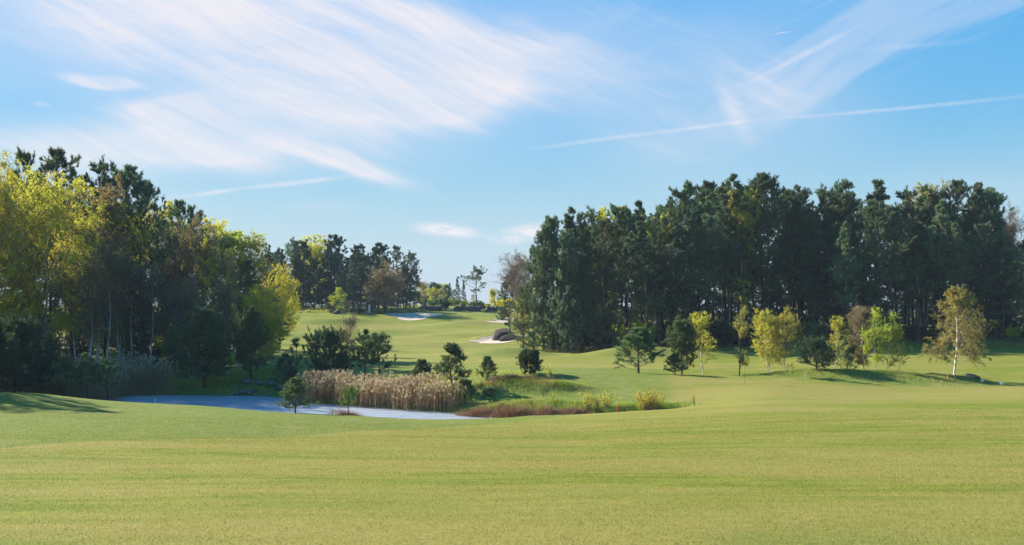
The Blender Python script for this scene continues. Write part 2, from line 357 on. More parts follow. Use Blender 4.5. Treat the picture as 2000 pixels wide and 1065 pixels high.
for j, u in enumerate(UU):        # smooth interpolation between columns
    i = min(max(np.searchsorted(PXS, u, 'right')-1, 0), len(PXS)-2); t = (u-PXS[i])/(PXS[i+1]-PXS[i]); t = .5*t+.5*t*t*(3-2*t)
    Tu[j] = T[i]*(1-t)+T[i+1]*t
Tu = blur(Tu.T, 2.0).T
def smooth(a, b, x): t = np.clip((x-a)/(b-a), 0, 1); return t*t*(3-2*t)
def W(px, Y): return ((px-1000)/F*Y, Y)
def poly_dist(x, y, poly):
    """signed distance, negative inside"""
    P = np.array(poly, float); Q = np.roll(P, -1, 0); d = np.full(x.shape, 1e9); ins = np.zeros(x.shape, bool)
    for (ax, ay), (bx, by) in zip(P, Q):
        ex, ey = bx-ax, by-ay; t = np.clip(((x-ax)*ex+(y-ay)*ey)/(ex*ex+ey*ey), 0, 1)
        d = np.minimum(d, np.hypot(x-ax-t*ex, y-ay-t*ey))
        if ey != 0: ins ^= ((ay > y) != (by > y)) & (x < ex*(y-ay)/ey+ax)
    return np.where(ins, -d, d)
def rounded(poly, n=8):
    P = np.array(poly, float); out_ = []
    for i in range(len(P)):
        p0, p1, p2, p3 = P[i-1], P[i], P[(i+1) % len(P)], P[(i+2) % len(P)]
        for t in np.arange(n)/n:
            out_.append(.5*((2*p1)+(-p0+p2)*t+(2*p0-5*p1+4*p2-p3)*t*t+(-p0+3*p1-3*p2+p3)*t**3))
    return out_
WZ = -8.2
pond = rounded([W(180,80),W(300,76.5),W(450,73.8),W(600,71),W(750,68.8),W(880,67.3),W(955,67.8),W(975,69),W(950,70.2),W(905,72),W(850,73.7),W(750,76),W(650,78.6),W(592,80.3),W(556,84),W(500,86.2),W(430,86.6),W(330,87),W(230,86),W(150,84)], 4)
bunkers = [
 ('left', rounded([W(750,214.5),W(790,215.5),W(840,215),W(864,213),W(860,210.5),W(838,209),W(828,206.5),W(805,205),W(782,206),W(775,209),W(757,212)], 4)),
 ('upper', rounded([W(935,197.5),W(962,198.5),W(970,201),W(962,203.5),W(985,206),W(1030,206.5),W(1045,202),W(1010,197),W(965,195)], 4)),
 ('lower', rounded([W(912,164),W(935,167),W(945,171),W(990,174),W(1035,171),W(1015,165),W(990,158),W(965,154),W(938,155),W(936,160)], 4)),
 ('forest', rounded([W(1255,131),W(1300,134),W(1345,132),W(1330,127.5),W(1280,127)], 4)),
]
mounds = [  # px, Y, radius x, radius y, height, roughness
 (1000, 79.5, 2.6, 1.5, .5, 1), (1060, 79.0, 2.6, 1.2, .42, 1), (1110, 78.3, 2.0, .8, .3, 1), (930, 79.5, 2.5, 1.6, .35, 1), (1040, 73.4, 3.0, 1.5, .3, 1), (980, 72.6, 2.6, 1.3, .22, 1), (1110, 72.6, 2.4, 1.1, .25, 1),
 (1190, 71.4, 2.6, 1.0, .12, .9), (1280, 71.0, 2.4, .9, .12, .9), (1640, 87, 4.4, 4.5, .42, .9), (1720, 87, 4.4, 4.5, .45, .9), (1800, 87, 4.0, 4.0, .3, .9), (1560, 86.5, 4.5, 2.0, .55, .7), (1870, 86.5, 3.0, 1.5, .35, .9),
 (1000, 122, 5.5, 3.5, 1.1, .7), (1215, 119, 5.5, 3.0, .9, .25), (1320, 119, 8, 3.0, .9, .3), (630, 200, 5, 3, .7, .4), (690, 203, 4, 3, .5, .4), (530, 95, 3.5, 3, .9, .9), (470, 90, 4, 2, .5, .9),
 (640, 178, 6, 3, .5, .2), (760, 186, 9, 4, .9, .15), (860, 176, 9, 4, .7, .1), (900, 196, 7, 3, .8, .1), (600, 168, 7, 4, .9, .3), (820, 150, 10, 5, .8, .1), (40, 66, 5, 4, .35, .6), (-40, 64, 6, 5, .4, .6)]
def vnoise(x, y, s, seed=0):
    r_ = np.random.default_rng(seed); Tn = r_.random((64, 64)); X, Yv = x/s, y/s
    i, j = np.floor(X).astype(int), np.floor(Yv).astype(int); fx, fy = X-i, Yv-j; fx = fx*fx*(3-2*fx); fy = fy*fy*(3-2*fy)
    A = lambda a, b: Tn[a % 64, b % 64]
    return (A(i, j)*(1-fx)+A(i+1, j)*fx)*(1-fy)+(A(i, j+1)*(1-fx)+A(i+1, j+1)*fx)*fy-.5
def base_z(x, Y):
    x = np.asarray(x, float); Y = np.asarray(Y, float)
    yy = np.where(Y < 25, 25+(Y-25)*.12, Y); yy = np.maximum(yy, 12)
    px = np.clip(1000+F*x/yy, -1400, 3200)
    a = (px+1400)/20; i = np.clip(a.astype(int), 0, len(UU)-2); fa = a-i
    b = np.clip((Y+80)/.5, 0, len(TY)-1.001); j = b.astype(int); fb = b-j
    z = (Tu[i, j]*(1-fa)+Tu[i+1, j]*fa)*(1-fb)+(Tu[i, j+1]*(1-fa)+Tu[i+1, j+1]*fa)*fb
    z = z + .10*vnoise(x, Y, 13, 1)*smooth(4, 30, Y)+.045*vnoise(x, Y, 4.5, 2)+.9*vnoise(x, Y, 60, 5)*smooth(160, 260, np.abs(x)+Y*.2)
    return z
def terrain(x, Y):
    x = np.asarray(x, float); Y = np.asarray(Y, float); z = base_z(x, Y)
    for px, my, rx, ry, h, ro in mounds:
        mx = (px-1000)/F*my; z = z + h*np.exp(-(((x-mx)/rx)**2+((Y-my)/ry)**2))
    near_p = (Y > 58) & (Y < 98) & (x > -55) & (x < 8)
    if np.any(near_p):
        d = np.full(x.shape, 50.); d[near_p] = poly_dist(x[near_p], Y[near_p], pond)
        lip = smooth(2.2, 0, d)
        z = np.where(d < 2.2, z*(1-lip)+(WZ-.02)*lip, z)
        z = np.where(d < 0, WZ-.02-np.minimum(-d, 2)*.35, z)
    # ditch running right from the pond
    s = smooth(940, 990, 1000+F*x/np.maximum(Y, 1))*smooth(1340, 1290, 1000+F*x/np.maximum(Y, 1))
    z = z - .35*s*np.exp(-((Y-69.6)/.9)**2)
    for nm, pl in bunkers:
        P = np.array(pl); c = P.mean(0); m_ = (np.abs(x-c[0]) < 20) & (np.abs(Y-c[1]) < 22)
        if np.any(m_):
            d = np.full(x.shape, 9.); d[m_] = poly_dist(x[m_], Y[m_], pl)
            far = smooth(c[1]-6, c[1]+6, Y)
            z = z - smooth(.4, -1.6, d)*(.25+.40*far)*.5 + .14*np.exp(-((d-.6)/1.0)**2)*far
    return z
def tz(x, Y): return float(terrain(np.array([x]), np.array([Y]))[0])
def at(px, Y, dz=0):
    x, y = W(px, Y); return (x, y, tz(x, y)+dz)
def zones(x, Y, z):
    """material zones: rough, dry, soil"""
    px = 1000+F*x/np.maximum(Y, 6); r = np.zeros_like(x); dry = np.zeros_like(x); soil = np.zeros_like(x)
    for mp, my, rx, ry, h, ro in mounds:
        mx = (mp-1000)/F*my; r = np.maximum(r, ro*smooth(1.6, .9, np.hypot((x-mx)/rx, (Y-my)/ry)+.5*vnoise(x, Y, 1.1, 8)))
    cut = np.interp(px, [-400, 0, 500, 800, 1000, 1150, 1300], [24, 27, 36.5, 50, 60, 68, 72])
    semi = smooth(0, .5, Y-cut)*smooth(100, 96, Y)*smooth(1330, 1280, px)
    r = np.maximum(r, semi*.8)
    near_p = (Y > 50) & (Y < 105) & (x > -70) & (x < 14)
    d = np.full(x.shape, 50.)
    if np.any(near_p): d[near_p] = poly_dist(x[near_p], Y[near_p], pond)
    r = np.maximum(r, smooth(2.6, .8, d+1.2*vnoise(x, Y, 1.5, 9))); soil = np.maximum(soil, smooth(.6, 0, d)*.7)
    behind = smooth(84, 90, Y)*smooth(103, 98, Y)*smooth(960, 900, px)
    r = np.maximum(r, behind*.85)
    dry = np.where(Y > 100, -.12, .0)-.25*semi
    green = np.exp(-(((px-1500)/430)**2+((Y-79)/4.5)**2)); dry = dry+.8*green*smooth(990, 1060, px)
    dry = dry+.3*smooth(64, 70, Y)*smooth(80, 74, Y)*smooth(1350, 1700, px)
    dry = dry+.42*np.exp(-((Y-16)/16)**2)*(.6+1.2*vnoise(x, Y, 9, 12))
    dry = dry+.30*np.exp(-((Y-112)/3)**2)*smooth(1080, 1140, px)*smooth(1400, 1300, px)+.35*smooth(100, 108, Y)*smooth(140, 128, Y)*smooth(1130, 1000, px)*smooth(640, 700, px)*.8
    r = np.maximum(r, .55*smooth(11.5, 9.5, Y+2.0*vnoise(x, Y, 1.5, 14))*smooth(1250, 1500, px))
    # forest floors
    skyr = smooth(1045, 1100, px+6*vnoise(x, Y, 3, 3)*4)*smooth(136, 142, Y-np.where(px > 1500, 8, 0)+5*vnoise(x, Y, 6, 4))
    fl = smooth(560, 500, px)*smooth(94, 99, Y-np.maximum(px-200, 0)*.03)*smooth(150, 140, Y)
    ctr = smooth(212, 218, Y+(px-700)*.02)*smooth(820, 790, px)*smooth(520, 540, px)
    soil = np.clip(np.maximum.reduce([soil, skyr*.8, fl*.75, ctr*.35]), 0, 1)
    return np.stack([np.clip(r, 0, 1), dry, soil, np.ones_like(x)], -1)
rows_ = np.concatenate([np.linspace(-80, 0, 20)[:-1], np.linspace(0, 60, 170)[:-1], np.linspace(60, 100, 320)[:-1], np.linspace(100, 235, 330)[:-1], np.geomspace(235, 900, 60)])
ss = np.concatenate([np.linspace(-1.6, -.62, 60)[:-1], np.linspace(-.62, .62, 620), np.linspace(.62, 1.6, 60)[1:]])
gy = rows_[:, None]*np.ones_like(ss)[None]; gx = ss[None]*np.sqrt(rows_**2+26**2)[:, None]
gz = terrain(gx.ravel(), gy.ravel()).reshape(gx.shape)
nr, nc = gx.shape; idx = np.arange(nr*nc).reshape(nr, nc)
gf = np.stack([idx[:-1, :-1], idx[:-1, 1:], idx[1:, 1:], idx[1:, :-1]], -1).reshape(-1, 4)
gv = np.stack([gx, gy, gz], -1).reshape(-1, 3)
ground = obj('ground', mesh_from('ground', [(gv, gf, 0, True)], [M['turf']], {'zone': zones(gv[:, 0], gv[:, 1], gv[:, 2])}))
tag(ground, 'rolling mown golf fairway and rough sloping down to the pond and up to the ridge', 'ground', kind='structure')
# water
def sheet(poly, step, zf, inset=0):
    P = np.array(poly); x0, y0 = P.min(0)-step; x1, y1 = P.max(0)+step
    X, Yv = np.meshgrid(np.arange(x0, x1, step), np.arange(y0, y1, step)); d = poly_dist(X.ravel(), Yv.ravel(), poly).reshape(X.shape)
    # pull the outer ring onto the outline so that the edge is not stepped
    gyv, gxv = np.gradient(d, step); ln = np.hypot(gxv, gyv)+1e-6; mv = (d > inset) & (d < inset+step*1.5)
    X = np.where(mv, X-gxv/ln*(d-inset), X); Yv = np.where(mv, Yv-gyv/ln*(d-inset), Yv)
    keep = d < inset+step*1.5
    id_ = np.arange(X.size).reshape(X.shape)
    fm = (keep[:-1, :-1] & keep[:-1, 1:] & keep[1:, 1:] & keep[1:, :-1]) & (np.minimum.reduce([d[:-1, :-1], d[:-1, 1:], d[1:, 1:], d[1:, :-1]]) < inset)
    f = np.stack([id_[:-1, :-1][fm], id_[:-1, 1:][fm], id_[1:, 1:][fm], id_[1:, :-1][fm]], -1)
    used, inv = np.unique(f, return_inverse=True)
    V = np.stack([X.ravel(), Yv.ravel(), zf(X.ravel(), Yv.ravel())], -1)[used]
    return V, inv.reshape(-1, 4)
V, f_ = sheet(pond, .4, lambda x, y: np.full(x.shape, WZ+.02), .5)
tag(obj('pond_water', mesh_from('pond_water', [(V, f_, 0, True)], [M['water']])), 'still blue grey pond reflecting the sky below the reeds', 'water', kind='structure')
for nm, pl in bunkers:
    V, f_ = sheet(pl, .45, lambda x, y: terrain(x, y)+.07)
    tag(obj('sand_bunker', mesh_from('sand_bunker', [(V, f_, 0, True)], [M['sand']])),
        {'left': 'wide pale sand bunker on the hillside below the bare brown tree', 'upper': 'pale sand bunker with a grass tongue high beside the right forest', 'lower': 'pale kidney shaped sand bunker beside the dark root mound', 'forest': 'shaded sand bunker behind the two young pines right of centre'}[nm], 'bunker', kind='structure')
# gravel paths
def path(label, pts, wid):
    P = np.array([W(*p) for p in pts]); s = np.linspace(0, len(P)-1, 60); X = np.interp(s, range(len(P)), P[:, 0]); Yv = np.interp(s, range(len(P)), P[:, 1])
    tx, ty = np.gradient(X), np.gradient(Yv); ln = np.hypot(tx, ty); nx, ny = -ty/ln, tx/ln
    L = np.linspace(-1, 1, 5)[None]*wid/2; XX = X[:, None]+nx[:, None]*L; YY = Yv[:, None]+ny[:, None]*L
    V = np.stack([XX, YY, terrain(XX.ravel(), YY.ravel()).reshape(XX.shape)+.06], -1).reshape(-1, 3); id_ = np.arange(300).reshape(60, 5)
    f = np.stack([id_[:-1, :-1], id_[:-1, 1:], id_[1:, 1:], id_[1:, :-1]], -1).reshape(-1, 4)
    tag(obj('gravel_path', mesh_from('gravel_path', [(V, f, 0, True)], [M['path']])), label, 'path', kind='structure')
path('grey gravel path in forest shade behind the slender olive tree', [(1375, 126), (1400, 127), (1430, 127)], 2.2)
path('grey gravel path at the forest edge on the far right', [(1960, 141), (2020, 141), (2120, 139)], 2.0)

# ------------------------------------------------------------------ tree makers: each returns {height, trunk mesh, crown mesh}
def trunk_line(h, r0, lean=0.0, wob=.012, K=14, ang=None):
    t = np.linspace(0, 1, K); a = rng.uniform(0, 2*math.pi) if ang is None else ang
    p = np.zeros((1, K, 3)); w1, w2 = rng.uniform(0, 6, 2)
    p[0, :, 0] = lean*h*t**1.5*math.cos(a)+wob*h*(np.sin(t*5+w1)-math.sin(w1)); p[0, :, 1] = lean*h*t**1.5*math.sin(a)+wob*h*(np.sin(t*6+w2)-math.sin(w2)); p[0, :, 2] = h*t
    p[0, 0, 2] = -.35
    rad = (r0*(1-t)**.8+.012)[None]; rad[0, 0] *= 1.35
    return p, rad
def on_trunk(p, t):
    K = p.shape[1]; x = t*(K-1); k = np.minimum(x.astype(int), K-2); fr = (x-k)[:, None]
    return p[0, k]*(1-fr)+p[0, k+1]*fr
def conifer(h, cb, Rm, n1, r0, prof, up, nl=.28, nw=.06, m2=6, m3=4, nn=22, needle='needle', barkm='pine_bark', lean=.02, dead=14, curve=.15, flat=.35, seg=.45, wob=.012, jit=.35, ragged=.0):
    p, rad = trunk_line(h, r0, lean, wob)
    t = cb+(1-cb)*np.sort(rng.uniform(0, 1, n1)**.9)*.985; u = (t-cb)/(1-cb)
    a = rng.uniform(0, 2*math.pi, n1); e = np.array([up(x) for x in u])+rng.normal(0, .14, n1)
    L = Rm*np.array([prof(x) for x in u])*rng.uniform(1-jit, 1+jit*.6, n1)
    d = np.stack([np.cos(a)*np.cos(e), np.sin(a)*np.cos(e), np.sin(e)], -1); b = on_trunk(p, t)
    q1 = grow(b, d, L, 6, curve, .04)
    L = np.maximum(L, .35)
    b2, d2, L2 = kids(q1, L, m2, .28, 1.0, .35, 1.0, .48, flat, .45); d2 = unit(d2+[0, 0, .16]); q2 = grow(b2, d2, L2, 4, .15, .06)
    b3, d3, L3 = kids(q2, np.full(len(L2), seg*2.1), m3, .35, 1.0, .2, 1.1, .5, .6, .2); d3 = unit(d3+[0, 0, .30]); q3 = grow(b3, d3, L3, 3, .1, .03)
    top = grow(np.repeat(p[0, -3:-2], 8, 0)+rng.normal(0, .03*h*.05, (8, 3)), unit(np.c_[rng.normal(0, .28, (8, 2)), np.ones(8)]), rng.uniform(.5, 1.1, 8)*h*.10*(1-cb)*1.2+.1, 3, 0, .03)
    trk = [tubes(p, rad, 8), tubes(q1, np.linspace(1, .25, 6)[None]*(r0*.13+L*.008)[:, None], 4, mat=1)]
    if dead:
        td = rng.uniform(cb*.35, cb+.12, dead); ad = rng.uniform(0, 6.28, dead); dd = np.stack([np.cos(ad), np.sin(ad), rng.normal(-.05, .2, dead)], -1)
        trk.append(tubes(grow(on_trunk(p, td), dd, rng.uniform(.25, .75, dead)*Rm*.7, 4, -.1, .06), np.linspace(.04, .008, 4)[None]*np.ones(dead)[:, None], 3))
    P3, T3 = along(q3, nn, 0, 1.0); P4, T4 = along(top, nn*2); P5, T5 = along(q2, max(4, nn//4), .3)
    P = np.concatenate([P3, P4, P5]); Tn = np.concatenate([T3, T4, T5]); n = len(P)
    D = unit(Tn*rng.uniform(.2, 1.1, n)[:, None]+perp(Tn)*.8+[0, 0, .15])
    cr = [tris(P, D, nl*rng.uniform(.6, 1.25, n), nw*rng.uniform(.7, 1.3, n), 0), tubes(q2, np.linspace(.022, .006, 4)[None]*np.ones(len(L2))[:, None], 3, mat=1)]
    V = np.concatenate([c[0][:, 2] for c in cr]); h = float(np.percentile(V, 99.9))
    h = float(np.percentile(cr[0][0][:, 2], 99.95))
    return dict(h=h, trunk=mesh_from('trunk', trk, [M[barkm], M['grey_bark']]), crown=mesh_from('crown', cr, [M[needle], M['grey_bark']]))
def tallpine(h=22, **k):
    d = dict(cb=.3, Rm=3.6, n1=60, m3=4, seg=.48, r0=.24, prof=lambda u: .16+.98*math.sin(math.pi*min(1, .20+u*.74))**1.1 if u < .95 else .22, up=lambda u: -.08+.85*u, nl=.27, nw=.062, nn=27)
    d.update(k); return conifer(h, **d)
def youngpine(h=4.5, **k):
    d = dict(cb=.03, Rm=1.75, n1=66, r0=.075, prof=lambda u: (1-u)**.65*.95+.10, up=lambda u: .15+.65*u, nl=.17, nw=.032, m2=5, m3=4, nn=24, needle='needle_young', dead=0, curve=.30, flat=.6, seg=.30, barkm='pine_bark', jit=.16)
    d.update(k); return conifer(h, **d)
def sprucet(h=18, **k):
    d = dict(cb=.06, Rm=3.3, n1=110, r0=.22, prof=lambda u: (1-u)**.9+.04, up=lambda u: -.12+.45*u, nl=.30, nw=.07, m2=6, m3=3, nn=16, needle='spruce', dead=0, curve=.04, flat=.3, barkm='grey_bark', jit=.28)
    d.update(k); return conifer(h, **d)
def broad(h, Rm, n1=26, cb=.18, r0=.14, m2=6, m3=5, nleaf=16, ls=.12, leaf='birch_leaf', barkm='birch_bark', ang=(.9, .35), droop=-.25, lean=.03, prof=lambda u: .35+.75*math.sin(math.pi*min(1, .12+.85*u)), tw=.006, twl=.42, wob=.014, ang0=None, stems=1, hang=0.0, clump=None, m4=0):
    tr, cr = [], []; sprd = []
    for s in range(stems):
        hs = h*(1 if s == 0 else rng.uniform(.75, .97)); p, rad = trunk_line(hs, r0*(1 if s == 0 else .8), lean*(1+2.2*(stems > 1)), wob, ang=ang0 if s == 0 else None)
        t = cb+(1-cb)*np.sort(rng.uniform(0, 1, n1))*.97; u = (t-cb)/(1-cb); a = rng.uniform(0, 6.28, n1)
        if clump: t = cb+(1-cb)*np.sort(np.repeat(rng.uniform(.02, .97, clump), -(-n1//clump))[:n1]+rng.normal(0, .012, n1)).clip(0, .98); u = (t-cb)/(1-cb); a = np.floor(u*clump)*2.2+rng.normal(0, .35, n1)
        th = ang[0]+(ang[1]-ang[0])*u+rng.normal(0, .1, n1)    # angle from vertical
        L = Rm*np.array([prof(x) for x in u])*rng.uniform(.7, 1.15, n1)/np.maximum(np.sin(th), .5)
        d = np.stack([np.cos(a)*np.sin(th), np.sin(a)*np.sin(th), np.cos(th)], -1); q1 = grow(on_trunk(p, t), d, L, 6, -.05, .05)
        b2, d2, L2 = kids(q1, L, m2, .2, 1, .35, .95, .5); d2 = unit(d2+[0, 0, .1]); q2 = grow(b2, d2, L2, 5, droop*.5, .06)
        b3, d3, L3 = kids(q2, L2, m3, .2, 1, .3, 1.0, twl*1.4, 1, .3); L3 = np.maximum(L3, .25); q3 = grow(b3, unit(d3+[0, 0, -hang]), L3, 4, droop*1.5, .07)
        K = tubes
        tr += [K(p, rad, 8), K(q1, np.linspace(1, .2, 6)[None]*(r0*.10+L*.0035)[:, None], 4, mat=1)]
        cr += [K(q2, np.linspace(1.9*tw, tw*.8, 5)[None]*np.ones(len(L2))[:, None], 3, mat=1), K(q3, np.linspace(tw, tw*.5, 4)[None]*np.ones(len(L3))[:, None], 3, mat=1)]
        if m4:
            b4, d4, L4 = kids(q3, L3, m4, .2, 1, .3, .9, .55, 1, .2); q4 = grow(b4, d4, np.maximum(L4, .15), 3, droop, .08); cr.append(K(q4, np.linspace(tw*.7, tw*.35, 3)[None]*np.ones(len(L4))[:, None], 3, mat=1))
        else: q4 = q3
        if nleaf:
            P, T_ = along(q4 if m4 else q3, nleaf, .05); n = len(P); D = unit(T_*.5+rdir(n)+[0, 0, -.25]); P = P+rdir(n)*ls*rng.uniform(0, .8, (n, 1))
            cr.append(leaves(P, D, ls*rng.uniform(.6, 1.3, n), ls*.7*rng.uniform(.6, 1.2, n), 0))
    V = np.concatenate([c[0][:, 2] for c in cr]); h = float(np.percentile(V, 99.9))
    return dict(h=h, trunk=mesh_from('trunk', tr, [M[barkm], M['limb'] if barkm == 'birch_bark' else M[barkm]]), crown=mesh_from('crown', cr, [M[leaf], M['twig']]))
def bush(h, Rm, stems=40, m2=6, nleaf=12, ls=.08, leaf='shrub_leaf', spread=.9, tw=.006, m3=4):
    a = rng.uniform(0, 6.28, stems); th = rng.uniform(0, spread, stems); L = h*rng.uniform(.6, 1.05, stems)/np.maximum(np.cos(th*.8), .4)*np.where(th > .5, .85, 1)
    b = np.stack([np.cos(a)*Rm*.25*rng.uniform(0, 1, stems), np.sin(a)*Rm*.25*rng.uniform(0, 1, stems), np.full(stems, -.08)], -1)
    d = np.stack([np.cos(a)*np.sin(th), np.sin(a)*np.sin(th), np.cos(th)], -1); q1 = grow(b, d, L, 5, -.05, .05)
    b2, d2, L2 = kids(q1, L, m2, .25, 1, .25, .8, .4); q2 = grow(b2, d2, L2, 4, .05, .06)
    b3, d3, L3 = kids(q2, L2, m3, .2, 1, .3, 1.0, .55); q3 = grow(b3, d3, np.maximum(L3, .08), 3, 0, .08)
    cr = [tubes(q2, np.full((len(L2), 4), tw), 3, mat=1)]
    if nleaf:
        P, T_ = along(q3, nleaf, .05); n = len(P); D = unit(T_*.5+rdir(n)); cr.append(leaves(P, D, ls*rng.uniform(.6, 1.3, n), ls*.65*rng.uniform(.6, 1.2, n), 0))
    V = np.concatenate([c[0] for c in cr]); hh = np.percentile(V[:, 2], 99.7)
    return dict(h=hh, trunk=mesh_from('stems', [tubes(q1, np.linspace(2.2*tw, tw, 5)[None]*np.ones(stems)[:, None], 3)], [M['twig']]), crown=mesh_from('foliage', cr, [M[leaf], M['twig']]))
def needlebush(h, Rm):
    return youngpine(h, cb=.02, Rm=Rm, n1=95, prof=lambda u: math.sqrt(max(0, 1-(u*1.0)**2))*1.0+.05, up=lambda u: .15+.9*u, jit=.12, nn=22, m2=6, nl=.14, nw=.035, needle='needle_dark')
PR = {}
PR['tall'] = [tallpine(22, n1=56+i*4, cb=c, Rm=r_, lean=.01*i) for i, (c, r_) in enumerate([(.30, 3.5), (.40, 3.2), (.22, 3.9), (.28, 3.4), (.42, 3.3), (.16, 3.6)])]+[tallpine(22, n1=66, cb=c, Rm=r_, prof=lambda u: .08+1.0*(1-u)**.8*min(1, .45+2.2*u), up=lambda u: -.1+.7*u) for c, r_ in ((.28, 3.5), (.38, 3.2), (.32, 3.0))]
PR['edge'] = [tallpine(20, n1=74, cb=.14, Rm=4.2, m2=6, needle='needle', lean=.02), tallpine(20, n1=70, cb=.22, Rm=3.8, lean=.02)]
PR['skirt'] = [tallpine(17, n1=105, cb=.03, Rm=4.3, m2=6, nn=22, prof=lambda u: .14+.95*(1-u)**.6, up=lambda u: -.1+.7*u), tallpine(17, n1=95, cb=.06, Rm=3.9, m2=6, nn=22, prof=lambda u: .16+.9*(1-u)**.5, up=lambda u: -.15+.8*u)]
PR['fardark'] = [tallpine(20, n1=64, cb=.14, Rm=3.6, needle='spruce', nl=.42, nw=.11), tallpine(20, n1=68, cb=.10, Rm=3.8, needle='spruce', nl=.42, nw=.11)]
PR['spruce'] = [sprucet(18), sprucet(18, Rm=2.6, n1=100)]
PR['lonepine'] = [tallpine(13, n1=22, cb=.30, Rm=4.3, nl=.34, nw=.09, prof=lambda u: .5+.6*math.sin(math.pi*min(1, .1+.9*u)), nn=26, lean=.03, ragged=.3, jit=.5)]
PR['young'] = [youngpine(4.5), youngpine(4.5, n1=48, Rm=1.55, cb=.15), youngpine(4.5, n1=64, Rm=1.9, cb=.05)]
PR['dense'] = [youngpine(6.2, cb=.06, Rm=2.7, n1=130, m2=6, prof=lambda u: .10+.95*(1-u)**.55*min(1, .55+1.6*u), up=lambda u: .05+.75*u, jit=.3, nn=26, r0=.12, nl=.2, nw=.045)
               , youngpine(6.2, cb=.12, Rm=2.6, n1=112, m2=6, prof=lambda u: .12+.95*(1-u)**.5*min(1, .5+1.5*u), up=lambda u: .0+.8*u, jit=.32, nn=26, r0=.12, nl=.2, nw=.045)]
PR['rounddark'] = [youngpine(3.6, cb=.10, Rm=2.2, n1=110, m2=6, prof=lambda u: .2+.95*math.sin(math.pi*min(1, .3+.68*u)), up=lambda u: .05+.8*u, nn=26, r0=.1, needle='needle_dark')]
PR['stilt'] = [youngpine(4.6, cb=.34, Rm=1.75, n1=44, prof=lambda u: .25+.8*math.sin(math.pi*min(1, .25+.72*u)), up=lambda u: .05+.75*u, jit=.35), youngpine(4.6, cb=.30, Rm=1.5, n1=36, jit=.4, prof=lambda u: .3+.6*(1-u))]
PR['spindly'] = [youngpine(4.2, cb=.10, Rm=1.5, n1=20, m2=3, m3=3, nn=26, jit=.4, prof=lambda u: (1-u)*1.0+.06, needle='needle')]
PR['blob'] = [needlebush(2.0, 1.45)]
PR['brightpine'] = [youngpine(2.9, cb=.30, Rm=1.25, n1=24, m2=4, m3=3, nn=24, needle='needle_bright', prof=lambda u: .35+.75*math.sin(math.pi*min(1, .2+.75*u)), jit=.4)]
PR['dwarf'] = [youngpine(2.6, cb=.08, Rm=1.15, n1=40, nl=.14, nw=.028), youngpine(2.6, cb=.12, Rm=1.3, n1=38, nl=.15, nw=.028, jit=.4)]
PR['bigbirch'] = [broad(18, 5.6, n1=50, cb=.12, r0=.20, m2=8, m3=8, nleaf=27, ls=.135, hang=.9, lean=.08, ang0=0.2, prof=lambda u: .5+.65*math.sin(math.pi*min(1, .15+.8*u)), tw=.012)]
PR['birch'] = [broad(9, 2.3, n1=30, r0=.07, m2=6, m3=6, nleaf=22, ls=0.076, ang=(.75, .3)), broad(9, 2.0, n1=26, r0=.06, m2=6, m3=6, nleaf=19, ls=0.076, ang=(.7, .25), lean=.06)]
PR['upbirch'] = [broad(5.8, 1.75, n1=34, r0=0.035, m2=7, m3=6, nleaf=14, ls=0.065, ang=(.75, .2), prof=lambda u: .42+.72*math.sin(math.pi*min(1, .25+.68*u)), droop=.12, cb=.06, tw=.007), broad(5.8, 1.65, n1=30, r0=0.032, m2=7, m3=6, nleaf=14, ls=0.065, ang=(.7, .2), prof=lambda u: .42+.72*math.sin(math.pi*min(1, .25+.68*u)), droop=.1, cb=.06, stems=2, tw=.006),
                 broad(5.2, 1.05, n1=30, r0=0.028, m2=6, m3=5, nleaf=14, ls=0.061, ang=(.65, .2), prof=lambda u: .42+.72*math.sin(math.pi*min(1, .25+.68*u)), droop=.12, cb=.06, tw=.006, leaf='birch_leaf')]
PR['limebirch'] = [broad(5.2, 1.0, n1=30, r0=0.028, m2=6, m3=5, nleaf=16, ls=0.065, ang=(.65, .2), prof=lambda u: .42+.72*math.sin(math.pi*min(1, .25+.68*u)), droop=.1, cb=.06, tw=.006, leaf='lime_leaf'), broad(5.2, 1.1, n1=28, r0=0.028, m2=6, m3=5, nleaf=14, ls=0.065, ang=(.6, .25), prof=lambda u: .42+.72*math.sin(math.pi*min(1, .25+.68*u)), droop=.1, cb=.06, lean=.08, tw=.006, leaf='lime_leaf')]
PR['goldtree'] = [broad(7.2, 2.9, n1=40, r0=.08, m2=8, m3=7, nleaf=19, ls=0.087, ang=(.9, .25), droop=.05, cb=.05, leaf='gold_leaf', stems=2, prof=lambda u: .55+.6*math.sin(math.pi*min(1, .15+.8*u)))]
PR['umbrellabirch'] = [broad(8.2, 2.75, n1=54, cb=.15, r0=.09, m2=8, m3=7, nleaf=18, ls=.085, leaf='olive_leaf', ang=(1.0, .25), droop=-.22, hang=.35, lean=.04, tw=.007, prof=lambda u: (.75+.35*math.sin(math.pi*min(1,.2+u)))*(1-u)**.62+.10, m4=0)]
PR['bare'] = [broad(12, 3.4, n1=34, cb=.2, r0=.12, m2=7, m3=7, nleaf=3, ls=.09, leaf='brown_leaf', barkm='birch_bark', ang=(.6, .25), droop=.05, m4=3, tw=.012), broad(12, 2.8, n1=30, cb=.25, r0=.11, m2=7, m3=7, nleaf=2, ls=.09, leaf='olive_leaf', barkm='birch_bark', ang=(.55, .2), droop=.05, m4=3, tw=.012)]
PR['redbare'] = [broad(5.6, 1.1, n1=34, cb=.12, r0=.05, m2=7, m3=6, nleaf=3, ls=.07, leaf='brown_leaf', ang=(.65, .2), droop=.1, m4=3, tw=.007)]
